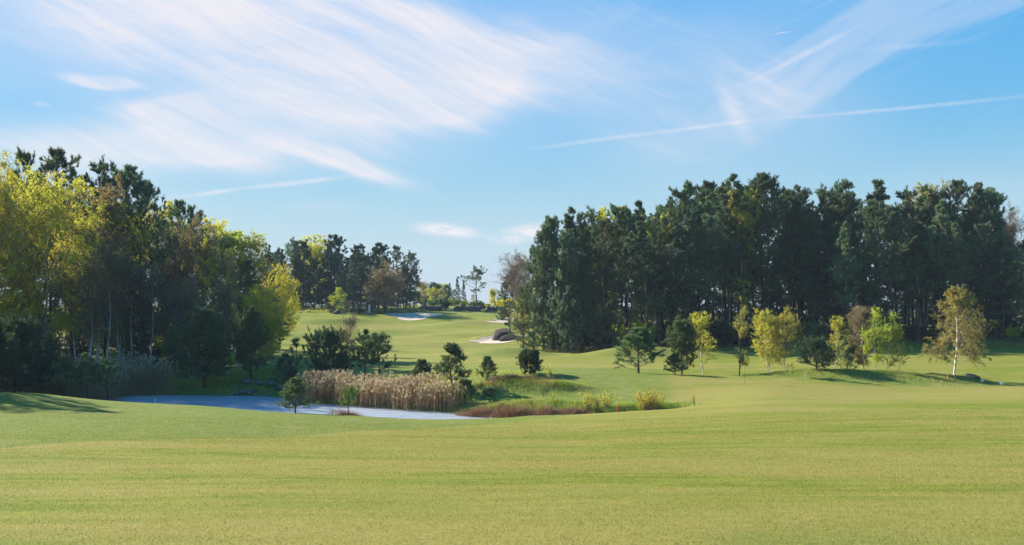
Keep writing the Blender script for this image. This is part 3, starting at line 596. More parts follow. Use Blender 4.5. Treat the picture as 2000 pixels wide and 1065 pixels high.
PR['brownoak'] = [broad(11.5, 5.0, n1=34, cb=.15, r0=.30, m2=8, m3=8, nleaf=8, ls=.17, leaf='brown_leaf', barkm='grey_bark', ang=(1.1, .2), droop=.05, stems=2, tw=.016, m4=2, prof=lambda u: .45+.75*math.sin(math.pi*min(1, .22+.62*u)))]
PR['olive'] = [broad(15, 3.4, n1=34, cb=.25, r0=.15, m2=7, m3=7, nleaf=24, ls=0.133, leaf='olive_leaf', ang=(.75, .3), tw=.012), broad(15, 3.2, n1=30, cb=.3, r0=.14, m2=7, m3=7, nleaf=19, ls=0.133, leaf='brown_leaf', ang=(.7, .3), tw=.012)]
PR['green'] = [broad(14, 3.4, n1=36, cb=.25, r0=.15, m2=7, m3=7, nleaf=26, ls=0.140, leaf='birch_leaf', ang=(.8, .3), tw=.012), broad(14, 3.2, n1=34, cb=.2, r0=.15, m2=7, m3=6, nleaf=26, ls=0.140, leaf='lime_leaf', ang=(.8, .3), tw=.012)]
PR['clumpy'] = [broad(5.9, 1.25, n1=30, cb=.12, r0=.055, m2=7, m3=6, nleaf=17, ls=0.057, leaf='olive_leaf', barkm='grey_bark', ang=(.75, .3), droop=.05, clump=9, tw=.006, prof=lambda u: .9-.3*u)]
PR['weep'] = [broad(7, 1.7, n1=30, r0=.08, m2=7, m3=6, nleaf=14, ls=.14, leaf='gold_leaf', hang=.9, droop=-.6, ang=(.7, .4), tw=.01)]
PR['thinbare'] = [broad(4.8, .9, n1=24, cb=.3, r0=.03, m2=6, m3=5, nleaf=1, ls=.05, leaf='brown_leaf', ang=(.7, .3), droop=.05, tw=.006, m4=2)]
PR['forsythia'] = [bush(1.9, 1.5, stems=70, m2=6, nleaf=7, ls=.055, leaf='gold_leaf', spread=.75, m3=3)]
PR['sparse'] = [bush(1.7, .6, stems=14, m2=5, nleaf=5, ls=.05, leaf='birch_leaf', spread=.35, m3=3), bush(1.5, .9, stems=22, m2=5, nleaf=5, ls=.05, leaf='gold_leaf', spread=.6, m3=3)]
PR['sapling'] = [broad(1.1, .5, n1=16, cb=.4, r0=.018, m2=5, m3=4, nleaf=8, ls=.05, leaf='shrub_leaf', barkm='grey_bark', tw=.004, ang=(1.2, .7))]
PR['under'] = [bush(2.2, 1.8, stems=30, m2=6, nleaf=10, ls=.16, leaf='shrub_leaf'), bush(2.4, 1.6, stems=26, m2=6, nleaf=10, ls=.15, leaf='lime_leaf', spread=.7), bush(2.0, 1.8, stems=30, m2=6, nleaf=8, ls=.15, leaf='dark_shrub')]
PR['farbush'] = [bush(3.0, 2.6, stems=30, m2=6, nleaf=10, ls=.26, leaf='birch_leaf', tw=.014), bush(3.0, 2.6, stems=30, m2=6, nleaf=10, ls=.26, leaf='shrub_leaf', tw=.014), bush(2.2, 2.6, stems=30, m2=6, nleaf=7, ls=.2, leaf='dark_shrub', tw=.014)]
used = set()
def plant(kind, px, Y, top, label, cat='tree', group=None, v=None, wid=1.0, name=None, rz=None, sink=0.0, h=None):
    """stand a tree with its top at image row `top`; the width follows the height times wid"""
    L = PR[kind]; i = (random.randrange(len(L)) if v is None else v) % len(L); d = L[i]
    x, y = W(px, Y); z = tz(x, y)-sink
    H_ = h if h else (zr(top, Y)-z)
    s = H_/d['h']; rz = random.uniform(0, 6.28) if rz is None else rz
    nm = name or {'conifer': 'pine_tree'}.get(kind, 'tree')
    r_ = empty(nm, (x, y, z), label, cat, group, rz, (s*wid, s*wid, s))
    shrub = nm.endswith('shrub') or nm.endswith('bush')
    obj('stems' if shrub else 'trunk', d['trunk'], r_); obj('foliage' if shrub else 'crown', d['crown'], r_)
    return r_
PINE, SPR, BIR, DEC, SHR = 'pine_tree', 'spruce_tree', 'birch_tree', 'leafy_tree', 'shrub'
# ------------------------------------------------------------------ left wood: the trees one can tell apart
for k, v, px, Y, top, wid, lab, nm in [
 ('bigbirch', 0, 88, 98, 335, 1.0, 'huge yellow green birch with leaning white trunk at the left edge', BIR),
 ('bigbirch', 0, -18, 96, 288, 0.95, 'tall olive birch cut off by the left picture edge', BIR),
 ('tall', 1, 50, 108, 290, 0.55, 'slim pine tip poking out above the olive birch at far left', PINE),
 ('tall', 3, 101, 108, 287, 0.85, 'pine with open forked crown standing highest over the big yellow birch', PINE),
 ('tall', 0, 148, 106, 326, 0.7, 'short topped pine just right of the highest left pine tip', PINE),
 ('tall', 2, 206, 107, 309, 0.8, 'dark dense topped pine above the brownish birch in the left wood', PINE),
 ('tall', 4, 240, 108, 322, 0.8, 'rounded dark pine crown right of the dense topped pine', PINE),
 ('edge', 0, 278, 106, 345, 0.75, 'tall layered pine with stepped right side in the left wood', PINE),
 ('olive', 1, 188, 101, 340, 1.0, 'brownish budding birch between the big yellow birch and the dark pines', BIR),
 ('olive', 1, 236, 99, 436, 0.8, 'rusty brown leafed tree lower in front of the left pines', BIR),
 ('green', 0, 312, 122, 392, 0.7, 'pale green birch top peeping out behind the stepped pine', BIR),
 ('tall', 3, 346, 112, 389, 0.75, 'pine with pointed head in the middle of the left wood', PINE),
 ('tall', 0, 378, 113, 402, 0.8, 'blue green pine next to the bare grey tree', PINE),
 ('bare', 0, 372, 108, 410, 1.0, 'tall bare grey tree with thin upright twigs in the left wood', DEC),
 ('bare', 1, 205, 96, 470, 1.0, 'leafless birch with pale stems at the front of the left wood', BIR),
 ('bare', 1, 172, 95, 500, 0.9, 'bare birch with several white stems behind the left reeds', BIR),
 ('green', 0, 418, 124, 427, 0.9, 'light green birch rising left of the woods gap', BIR),
 ('birch', 0, 398, 109, 466, 0.75, 'golden tipped birch in front of the bare grey tree', BIR),
 ('green', 1, 456, 122, 448, 0.85, 'fresh green birch with rounded head above the yellow birch', BIR),
 ('olive', 0, 482, 124, 455, 0.75, 'thin olive birch with see through head near the end of the left wood', BIR),
 ('tall', 5, 517, 132, 488, 0.75, 'last pine at the right end of the left wood', PINE),
 ('olive', 1, 440, 113, 500, 0.8, 'brown twiggy tree low behind the yellow birch', DEC),
 ('goldtree', 0, 512, 98, 556, 1.0, 'bright yellow birch with spreading crown behind the round pines', BIR),
 ('dense', 0, 398, 88.5, 600, 1.02, 'broad young pine with pointed head on the far bank of the pond', PINE),
 ('dense', 1, 490, 89.5, 598, 0.82, 'dark rounded pine right beside the broad pond bank pine', PINE),
 ('rounddark', 0, 28, 76.5, 612, 1.05, 'dark bushy pine at the left picture edge', PINE),
 ('rounddark', 0, -70, 77, 600, 1.05, 'dark bushy pine just beyond the left picture edge', PINE),
 ('dense', 1, 342, 97, 640, 0.8, 'shaded small pine between reeds and broad pond bank pine', PINE),
 ('stilt', 0, 128, 74.5, 694, 0.97, 'low pine with one sided crown, first of three before the left reeds', PINE),
 ('stilt', 1, 170, 75, 688, 0.97, 'upright low pine, middle of three before the left reeds', PINE),
 ('stilt', 0, 210, 75.3, 700, 0.97, 'spreading low pine, right of three before the left reeds', PINE),
 ('spindly', 0, 578, 87.5, 658, 1.0, 'spindly see through young pine with candle like leader', PINE),
 ('young', 2, 556, 88.5, 690, 1.1, 'small dim pine at the foot of the spindly pine', PINE),
 ('rounddark', 0, 636, 88, 637, 0.79, 'dense dark young pine behind the left end of the tall reeds', PINE),
 ('olive', 0, 678, 90, 640, 0.9, 'wispy olive young tree between two pine groups', DEC),
 ('thinbare', 0, 684, 88.5, 606, 0.85, 'thin bare birch with white stem behind the reeds', BIR),
 ('stilt', 1, 712, 88, 642, 0.92, 'long stemmed young pine, left of the pair behind the reeds', PINE),
 ('stilt', 0, 739, 87, 648, 0.97, 'long stemmed young pine with crown leaning right behind the reeds', PINE),
 ('young', 0, 823, 84, 701, 1.4, 'small conical pine behind the right end of the reeds', PINE),
 ('young', 1, 884, 79, 669, 1.28, 'shapely young pine at the right end of the reed bed', PINE),
 ('young', 0, 953, 82, 695, 1.22, 'young pine with upright candles on the rough bank', PINE),
 ('dwarf', 0, 906, 75, 738, 1.31, 'low dark pine at the water edge by the brown grass', PINE),
 ('dwarf', 1, 957, 74.5, 755, 1.44, 'dwarf pine just above the brown grass fringe', PINE),
 ('blob', 0, 1036, 84.5, 680, 0.92, 'round dense dark pine bush on the edge of the green', 'pine_bush'),
 ('young', 2, 577, 68.2, 737, 1.3, 'small dark pine standing alone on the near pond bank', PINE),
 ('brightpine', 0, 681, 68.0, 750, 0.95, 'little bright green pine with bare stem on the near pond bank', PINE),
 ('sapling', 0, 1062, 76.0, 751, 1.0, 'tiny flat topped sapling on the strip between rough banks', DEC),
 ('young', 0, 1247, 88, 638, 1.56, 'bushy green pine left of the pair beyond the green', PINE),
 ('dense', 1, 1332, 90, 619, 0.92, 'taller grey green pine right of the pair beyond the green', PINE),
 ('young', 2, 1318, 86.5, 690, 1.59, 'low dark pine growth at the foot of the grey green pine', PINE),
 ('upbirch', 2, 1374, 91, 609, 1.52, 'half leafed birch with pale slanting twigs beside the taller pine', BIR),
 ('clumpy', 0, 1444, 87, 597, 0.98, 'slender olive tree with separate leaf clumps behind the flag', DEC),
 ('upbirch', 1, 1500, 90, 603, 1.0, 'yellow green birch, left of the two that merge right of the flag', BIR),
 ('upbirch', 0, 1533, 89.5, 598, 0.95, 'yellow green birch, right of the two that merge right of the flag', BIR),
 ('rounddark', 0, 1595, 86.5, 655, 1.05, 'low dark pine right of the merged yellow birches', PINE),
 ('upbirch', 2, 1630, 89, 617, 1.2, 'slim yellow birch rising behind the low dark pine', BIR),
 ('young', 0, 1655, 92, 655, 1.1, 'faint young pine behind the slim yellow birch', PINE),
 ('redbare', 0, 1688, 91, 597, 1.07, 'leafless reddish birch left of the lime birches', BIR),
 ('limebirch', 0, 1709, 89.5, 600, 0.98, 'lime green birch, tallest of three on the right mound', BIR),
 ('limebirch', 1, 1734, 89, 608, 0.98, 'lime green birch, middle of three on the right mound', BIR),
 ('upbirch', 2, 1757, 88.5, 640, 1.37, 'short leaning yellow green birch, right of three on the mound', BIR),
 ('umbrellabirch', 0, 1863, 89, 560, 0.99, 'large broad birch with olive crown standing alone on the right', BIR),
 # the hill beyond the fairway
 ('goldtree', 0, 547, 150, 515, 0.75, 'light yellow green birch at the left foot of the hill wood', BIR),
 ('lonepine', 0, 540, 230, 474, 1.0, 'open crowned pine at the left end of the hill wood', PINE),
 ('edge', 1, 572, 228, 463, 0.9, 'dark pine, left of two high ones on the hill', PINE),
 ('fardark', 0, 592, 230, 468, 0.9, 'dark pine, right of two high ones on the hill', PINE),
 ('green', 0, 615, 234, 459, 1.0, 'pale leafing tree among the dark hill pines', DEC),
 ('fardark', 1, 655, 232, 458, 0.9, 'highest dark pine of the hill wood', PINE),
 ('spruce', 0, 689, 219, 496, 1.1, 'drooping grey green spruce at the front of the hill wood', SPR),
 ('fardark', 0, 700, 236, 476, 1.0, 'broad blue green pine behind the drooping spruce', PINE),
 ('fardark', 1, 740, 238, 474, 1.0, 'blue green pine behind the big brown tree', PINE),
 ('tall', 1, 774, 232, 479, 0.9, 'pine with stacked flat branches right of the brown tree', PINE),
 ('edge', 1, 801, 229, 489, 0.85, 'right hand pine of the hill wood leaning over the fairway', PINE),
 ('brownoak', 0, 752, 217, 510, 1.3, 'big spreading brown budding tree on the hill by the shrine', DEC),
 ('limebirch', 0, 660, 216, 561, 1.6, 'small lime green tree alone in front of the hill wood', DEC),
 ('thinbare', 0, 683, 212, 585, 1.5, 'small pale bare tree right of the lime green tree', DEC),
 ('lonepine', 0, 932, 262, 518, 1.19, 'umbrella shaped pine alone against the sky on the ridge', PINE),
 ('spruce', 1, 893, 280, 544, 1.0, 'narrow spruce on the ridge left of the lone pine, taller one', SPR),
 ('spruce', 1, 906, 285, 548, 0.9, 'narrow spruce on the ridge closest to the lone pine', SPR),
 ('spruce', 0, 878, 290, 553, 1.0, 'dark spruce left of the two narrow ridge spruces', SPR),
 ('tall', 4, 887, 268, 565, 1.1, 'little pine with clear stem before the ridge spruces', PINE),
 ('weep', 0, 961, 236, 563, 0.8, 'yellow weeping tree right of the lone ridge pine', DEC),
 ('bare', 0, 1011, 172, 487, 1.0, 'tall bare grey tree left of the right forest', DEC),
 ('bare', 1, 1024, 176, 492, 0.9, 'bare tree half hidden behind the right forest corner', DEC),
 ('fardark', 1, 996, 180, 532, 1.0, 'low dark pine left of the right forest corner', PINE),
 ('weep', 0, 1022, 160, 580, 1.0, 'golden hanging birch at the left corner of the right forest', BIR),
 ('olive', 0, 1015, 150, 610, 1.3, 'pale budding shrub like tree by the root mound', DEC),
 ('skirt', 1, 1022, 141, 560, 0.95, 'small pine beside the root mound bunker with branches to the ground', PINE),
 ('skirt', 0, 1043, 139, 478, 0.75, 'lowest stepped pine on the left edge of the right forest', PINE),
 ('skirt', 1, 1062, 137, 442, 0.72, 'layered pine second on the left edge of the right forest', PINE),
 ('skirt', 0, 1082, 138, 421, 0.68, 'first full height pine at the left end of the right forest', PINE),
 ('skirt', 1, 1108, 135, 452, 0.7, 'wide pine with branches to the ground, left in the front of the right forest', PINE),
 ('skirt', 0, 1140, 136, 500, 0.8, 'lower pine with branches to the ground before the left of the right forest', PINE),
 ('skirt', 1, 1178, 134, 520, 0.9, 'short full pine before the tall trunks left of the bushy green pine', PINE),
 ('green', 0, 1278, 142, 418, 0.7, 'yellow leafed tree showing among the right forest pines, right one of the lower pair', DEC),
 ('green', 0, 1192, 143, 404, 0.55, 'yellow leafed tree top near the left of the right forest', DEC),
 ('green', 0, 1446, 143, 372, 0.55, 'yellow leafed tree top in the middle of the right forest', DEC),
 ('olive', 0, 1826, 146, 353, 0.8, 'pale feathery birch top on the right forest skyline', BIR),
 ('bare', 0, 1975, 150, 395, 0.9, 'thin bare topped tree at the far right of the forest', DEC),
]:
    r_ = plant(k, px, Y, top, lab, {'pine_bush': 'bush'}.get(nm, 'tree'), v=v, wid=wid, name=nm)
def fill(n, kinds, pxs, Ys, tops, label, group, names, wid=(.8, 1.05), cat='tree', low=(0, 30)):
    for i in range(n):
        px = pxs[0]+(pxs[1]-pxs[0])*(i+random.uniform(.15, .85))/n
        Y = random.uniform(*Ys); top = np.interp(px, *zip(*tops))+random.uniform(*low); k, v = random.choice(kinds)
        plant(k, px, Y, top, label, cat, group, v=v, wid=random.uniform(*wid), name=names)
LS = [(-420, 250), (-60, 288), (0, 315), (150, 345), (230, 345), (285, 375), (345, 405), (400, 420), (450, 455), (500, 490), (530, 505)]
tp = [('tall', i) for i in range(9)]
fill(16, tp, (-400, 500), (112, 120), LS, 'tall dark pine packed inside the left wood', 'pines inside the left wood', PINE, low=(10, 50))
fill(14, tp, (-400, 520), (124, 134), LS, 'tall dark pine packed inside the left wood', 'pines inside the left wood', PINE, low=(20, 60))
fill(9, [('olive', 0), ('olive', 1), ('green', 0), ('bare', 0)], (-380, 480), (104, 112), LS, 'slim leafing tree between the pines of the left wood', 'leafing trees inside the left wood', DEC, low=(50, 120))
plant('tall', -330, 75, 290, 'tall pine standing well outside the left picture edge nearest to the fairway', 'tree', v=2, name=PINE)
plant('bigbirch', -420, 72, 300, 'birch standing well outside the left picture edge nearest to the fairway', 'tree', v=0, name=BIR)
fill(7, [('bigbirch', 0), ('tall', 0), ('tall', 3)], (-420, -90), (92, 104), LS, 'tall tree beyond the left picture edge', 'trees beyond the left edge', DEC, low=(0, 60))
fill(8, [('bare', 0), ('bare', 1)], (130, 440), (98, 104), [(130, 500), (440, 560)], 'bare grey birch in the shade at the front of the left wood', 'bare birches of the left wood', BIR, low=(-30, 50))
fill(34, [('edge', 0), ('fardark', 1), ('dense', 0), ('spruce', 0), ('olive', 0)], (-400, 280), (112, 138), [(-400, 590), (280, 600)], 'lower shaded tree filling the back of the left wood', 'lower storey of the left wood', DEC, low=(-50, 50), wid=(1.1, 1.6))
fill(16, [('edge', 0), ('fardark', 1), ('dense', 0), ('spruce', 0), ('olive', 0)], (340, 540), (118, 138), [(340, 590), (540, 600)], 'lower shaded tree at the right end of the left wood', 'lower storey of the left wood, right end', DEC, low=(-40, 40), wid=(1.1, 1.5))
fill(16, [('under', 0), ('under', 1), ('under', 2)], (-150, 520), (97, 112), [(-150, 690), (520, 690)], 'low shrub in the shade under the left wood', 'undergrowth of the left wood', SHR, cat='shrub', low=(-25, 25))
RS = [(1040, 455), (1060, 440), (1080, 421), (1120, 408), (1160, 405), (1200, 400), (1250, 393), (1280, 395), (1310, 366), (1345, 354), (1400, 352), (1440, 342), (1465, 355), (1490, 340), (1520, 358), (1560, 360), (1600, 362), (1650, 349), (1680, 368), (1720, 350), (1760, 368), (1800, 362), (1850, 352), (1865, 350), (1920, 362), (1950, 375), (1975, 420), (2000, 425), (2060, 400), (2350, 380)]
def forest_right():
    lab_f = 'tall pine in the front rank of the dark right forest'; lab_i = 'tall pine deep in the dark right forest'
    heads = [(1120, 405), (1160, 403), (1210, 398), (1252, 392), (1318, 363), (1345, 353), (1385, 352), (1440, 341), (1492, 339), (1562, 360), (1620, 361), (1650, 348), (1719, 350), (1775, 366), (1807, 362), (1867, 350), (1900, 357), (1930, 365)]
    words_ = ['left shoulder', 'wide rounded', 'slightly ragged', 'last low', 'first high', 'broad rounded', 'flat', 'twin pointed', 'compact dark pointed', 'blunt', 'feathered', 'small tufted', 'sharp spire like', 'narrow', 'loosely forked', 'squat tufted', 'sloping', 'last full']
    for i, (px, top) in enumerate(heads):
        plant('tall', px, 143+random.uniform(-2, 4), top, words_[i]+' pine head on the right forest skyline'+['', ', left of the dip', ''][i % 3 if i == 10 else 0], v=i*5 % 9, wid=random.uniform(.85, 1.1), name=PINE)
    for r, (n, Y0, Y1, lo) in enumerate([(32, 134, 140, (4, 90)), (25, 142, 147, (5, 60)), (22, 148, 153, (5, 50)), (17, 154, 160, (12, 50)), (10, 162, 170, (25, 60))]):
        for i in range(n):
            px = 1075+r*6+(2380-1075)*(i+random.uniform(.1, .9))/n
            add = 6 if 1450 < px < 1650 else (-2 if px > 1650 else 0)
            Y = random.uniform(Y0, Y1)+add+ (0 if r else (3 if 1300 < px < 1650 else 0))
            plant('edge' if random.random() < .07 and r == 0 and px < 1250 else 'tall', px, Y, np.interp(px, *zip(*RS))+random.uniform(*lo), lab_f if r == 0 else lab_i, group='front pines of the right forest' if r == 0 else 'inner pines of the right forest', wid=random.uniform(.9, 1.2), name=PINE)
forest_right()
fill(88, [('edge', 0), ('edge', 1), ('fardark', 0), ('fardark', 1), ('skirt', 0), ('spruce', 0)], (1070, 2300), (144, 176), [(1075, 575), (1500, 560), (2300, 555)], 'smaller shaded pine filling the lower storey of the right forest', 'lower storey of the right forest', PINE, low=(-50, 50), wid=(1.1, 1.6))
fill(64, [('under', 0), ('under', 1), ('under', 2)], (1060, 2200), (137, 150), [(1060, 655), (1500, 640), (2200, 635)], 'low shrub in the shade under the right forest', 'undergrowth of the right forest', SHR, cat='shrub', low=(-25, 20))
HS = [(500, 500), (535, 490), (570, 470), (640, 468), (700, 482), (760, 485), (800, 500), (830, 545)]
fill(18, [('fardark', 0), ('fardark', 1), ('tall', 2)], (490, 818), (240, 256), HS, 'blue green pine within the hill wood', 'pines inside the hill wood', PINE, low=(5, 30))
fill(17, [('fardark', 0), ('fardark', 1), ('spruce', 0)], (520, 805), (224, 238), HS, 'blue green pine within the hill wood', 'pines inside the hill wood', PINE, low=(15, 60))
fill(24, [('fardark', 0), ('edge', 0), ('skirt', 0), ('spruce', 0)], (505, 812), (240, 258), [(505, 545), (812, 560)], 'lower dark tree filling the hill wood', 'lower storey of the hill wood', DEC, low=(-15, 20), wid=(1.2, 1.6))
fill(8, [('under', 0), ('under', 1), ('farbush', 2)], (530, 740), (221, 226), [(530, 580), (740, 585)], 'shrub along the foot of the hill wood', 'undergrowth of the hill wood', SHR, cat='shrub')
fill(13, [('green', 0), ('olive', 0), ('green', 1), ('fardark', 1)], (812, 880), (275, 320), [(812, 556), (840, 552), (880, 562)], 'pale hazy leafing tree on the ridge left of the spruces', 'pale trees on the ridge', DEC, low=(-8, 16), wid=(1.1, 1.5))
fill(10, [('green', 0), ('olive', 0), ('olive', 1)], (905, 1060), (300, 340), [(905, 572), (940, 582), (1000, 560), (1060, 545)], 'pale tree far behind the ridge near the lone pine', 'far trees behind the ridge', DEC, low=(-5, 10), wid=(1.2, 1.6))
fill(10, [('farbush', 0), ('farbush', 1)], (815, 1000), (255, 285), [(815, 580), (870, 584), (1000, 588)], 'low pale bush on the ridge', 'bushes on the ridge', SHR, cat='bush', low=(-6, 6), wid=(.9, 1.3))
for px, Y, top, wd, v, lab in [(828, 228, 596, 1.2, 2, 'dark bush on the left ridge wall'), (870, 229, 584, .6, 2, 'taller brownish bush where the ridge walls part'), (905, 229, 594, 1.0, 2, 'dark low bush behind the middle ridge wall'), (944, 228, 593, .8, 2, 'small dark bush at the right end of the middle ridge wall'), (975, 228, 588, .9, 1, 'green bush above the short right ridge wall'), (990, 227, 582, .9, 0, 'yellow green bush beside the short right ridge wall'), (700, 214, 600, .9, 2, 'low bush left of the stone shrine'), (738, 214, 601, .9, 1, 'low green bush right of the stone shrine'), (648, 214, 603, .7, 2, 'dark low bush under the lime green tree')]:
    plant('farbush', px, Y, top, lab, 'bush', v=v, wid=wd, name=SHR)
for k, v, px, Y, top, wid, lab in [('forsythia', 0, 1268, 70.0, 760, 1.05, 'bright yellow flowering shrub at the edge of the near fairway'), ('sparse', 0, 1072, 80.5, 712, 0.9, 'thin leafless twig shrub on the end of the rough bank'), ('sparse', 1, 1015, 81, 725, 1.0, 'faint yellow twig shrub on the rough bank'),
   ('sparse', 0, 1147, 70.6, 764, 1.3, 'thin upright twig shrub left of the red stake'), ('sparse', 1, 1186, 70.8, 762, 1.2, 'loose yellow twig shrub just left of the red stake'), ('sparse', 0, 1165, 70.4, 770, 1.2, 'brown seeding weed clump between the twig shrubs'), ('sparse', 1, 1080, 75.2, 765, 0.9, 'faint twig shrub beside the tiny sapling'),
   ('sparse', 1, 870, 75.8, 742, 1.4, 'yellow green willow shrub at the right end of the reeds'), ('sparse', 0, 850, 77, 738, 1.3, 'sparse willow shrub inside the right end of the reeds'), ('under', 1, 312, 108, 655, 0.6, 'lime shrub in a lit gap of the left wood')]:
    plant(k, px, Y, top, lab, 'shrub', v=v, wid=wid, name=SHR)

# ------------------------------------------------------------------ reeds and grasses (nobody could count them)
def in_poly(n, poly):
    P = np.array(poly); out_ = np.empty((0, 2))
    while len(out_) < n:
        q = rng.uniform(P.min(0), P.max(0), (n*2, 2)); out_ = np.concatenate([out_, q[poly_dist(q[:, 0], q[:, 1], poly) < 0]])
    return out_[:n]
def reedbed(name, label, poly, n, h, plume=.55):
    q = in_poly(n, poly); q = q+rng.normal(0, .45, q.shape); q = q[rng.random(n) < np.clip(.9+1.6*vnoise(q[:, 0], q[:, 1], 1.6, 22), .15, 1)]; n = len(q); z = np.maximum(terrain(q[:, 0], q[:, 1]), WZ-.1)
    hh = h*rng.uniform(.62, 1.12, n)*(1+.34*vnoise(q[:, 0], q[:, 1], 2.0, 21)); b = np.c_[q, z]; ln = rng.normal(0, .07, (n, 2)); d = unit(np.c_[ln+[.02, 0], np.ones(n)])
    s = grow(b, d, hh, 4, 0, .012); st = tubes(s, np.linspace(.011, .005, 4)[None]*np.ones(n)[:, None], 3, mat=0)
    P, T_ = along(s, 4, .1, .85); m_ = len(P); D = unit(T_*1.3+perp(T_)*.5+[.15, 0, 0]); lf = tris(P, D, rng.uniform(.25, .6, m_), np.full(m_, .022), 0)
    pk = rng.random(n) < plume; tip = s[pk, -1]; k = 9; i = np.repeat(np.arange(len(tip)), k); m_ = len(i)
    D = unit(np.c_[rng.normal(.35, .35, m_), rng.normal(0, .3, m_), rng.uniform(.1, 1, m_)]); pl = leaves(tip[i]-np.c_[np.zeros((m_, 2)), rng.uniform(0, .14, m_)], D, rng.uniform(.10, .24, m_), rng.uniform(.02, .05, m_), 1)
    tag(obj(name, mesh_from(name, [st, lf, pl], [M['reed'], M['plume']])), label, 'reeds', kind='stuff')
reedbed('reeds', 'tall dry brown reeds with pale plumes along the middle of the pond', [W(592, 80.6), W(650, 79), W(750, 76.3), W(850, 74), W(890, 73.4), W(893, 77), W(850, 79), W(750, 81.5), W(650, 84), W(585, 84.5)], 4700, 1.8, .36)
reedbed('reeds', 'shaded dry reeds with plumes between the three low pines and the pond', [W(190, 79), W(235, 84), W(250, 86.5), W(335, 87.2), W(335, 90), W(200, 91), W(120, 88), W(120, 80)], 3600, 2.55)
reedbed('reeds', 'dark dry reeds under the pines at the left picture edge', [W(-160, 79.5), W(120, 79.5), W(120, 86), W(-160, 86)], 3800, 1.9, .2)
def tufts(name, label, pts, h, mats, wd=.02, dryf=.4, lean=.5):
    n = len(pts); z = terrain(pts[:, 0], pts[:, 1]); k = 1
    hh = h*rng.uniform(.4, 1.3, n)*(1+1.1*np.clip(vnoise(pts[:, 0], pts[:, 1], .8, 33), -.4, .5)); d = unit(np.c_[rng.normal(0.1, lean, (n, 2)), np.ones(n)])
    b = np.c_[pts, z-.02]; s = perp(d); m_ = b+d*hh[:, None]*.55; e = m_+unit(d*[1.6, 1.6, .5])*hh[:, None]*.5
    V = np.stack([b-s*wd/2, b+s*wd/2, m_+s*wd*.4, m_-s*wd*.4, e], 1); dry = rng.random(n) < np.clip(dryf+1.2*vnoise(pts[:, 0], pts[:, 1], 2.0, 35), .03, .97)
    parts = []
    for mi, sel in ((0, ~dry), (1, dry)):
        v = V[sel]; c = len(v)
        if not c: continue
        i5 = np.arange(c*5).reshape(c, 5)
        parts.append((v.reshape(-1, 3), i5[:, :4], mi, False)); v2 = v[:, 2:5].reshape(-1, 3); parts.append((v2, np.arange(c*3).reshape(c, 3)[:, [1, 0, 2]], mi, False))
    tag(obj(name, mesh_from(name, parts, [M[a] for a in mats])), label, 'grass', kind='stuff')
def gauss(px, Y, rx, ry, n): return np.c_[(px-1000)/F*Y+rng.normal(0, rx, n), Y+rng.normal(0, ry, n)]
def strip(pa, pb, w_, n):
    t = rng.random((n, 1)); a, b = np.array(W(*pa)), np.array(W(*pb)); return a+(b-a)*t+rng.normal(0, w_, (n, 2))
mp = []
for px, my, rx, ry, h, ro in mounds:
    if ro >= .4 and my < 100 and px > 900: mp.append(gauss(px, my, rx*.55, ry*.5, int(5200*rx/3*ro)))
tufts('rough_grass', 'shaggy rough grass on the mounds around the green and the stream', np.concatenate(mp), .20, ['tuft', 'tuft_dry'], dryf=.35)
bank = []
P_ = np.array(pond)
for i in range(len(P_)):
    a, b = P_[i], P_[(i+1) % len(P_)]; L = np.hypot(*(b-a)); m_ = int(L*150); t = rng.random((m_, 1)); bank.append(a+(b-a)*t+rng.normal(0, .5, (m_, 2)))
bank = np.concatenate(bank); dd = poly_dist(bank[:, 0], bank[:, 1], pond); bank = bank[(dd > -.1) & (dd < 1.6)]
tufts('rough_grass', 'uneven grass fringe around the pond', bank, .17, ['tuft', 'tuft_dry'], dryf=.45)
tufts('rough_grass', 'rough meadow grass behind the pond between the pines', np.concatenate([strip((330, 92), (960, 88), 2.4, 22000), strip((0, 90), (330, 94), 3, 8000)]), .28, ['tuft', 'tuft_dry'], .03, .35)
tufts('rough_grass', 'bright green rough grass along the stream below the flowering shrub', np.concatenate([strip((1140, 71), (1330, 70.4), .55, 9000), strip((960, 72.2), (1140, 71.6), .8, 9000)]), .30, ['tuft', 'tuft_dry'], dryf=.15)
tufts('dead_grass', 'reddish brown dead grass hanging over the stream bank', np.concatenate([strip((905, 71.6), (1000, 70.6), .45, 11000), strip((985, 70.4), (1145, 70.2), .35, 9000), gauss(684, 68, .55, .2, 900), strip((300, 77), (150, 76.3), .5, 1500)]), .50, ['deadgrass', 'deadgrass'], .016, .5, .55)
tufts('rough_grass', 'long unmown grass along the foot of the right forest', np.concatenate([strip((1030, 138), (1300, 134), .9, 7000), strip((1290, 136), (2200, 131), 1.0, 12000)]), .45, ['tuft', 'tuft_dry'], .05, .45)
tufts('rough_grass', 'long unmown grass along the foot of the hill wood', strip((510, 217), (820, 221), 1.0, 5000), .6, ['tuft', 'tuft_dry'], .09, .45)
tufts('dead_grass', 'dark dry weeds along the crest of the rough bank', np.concatenate([strip((960, 80), (1000, 80), .5, 2600), strip((1000, 79.8), (1085, 79.5), .35, 2600)]), .42, ['dark_shrub', 'deadgrass'], .02, .35, .5)
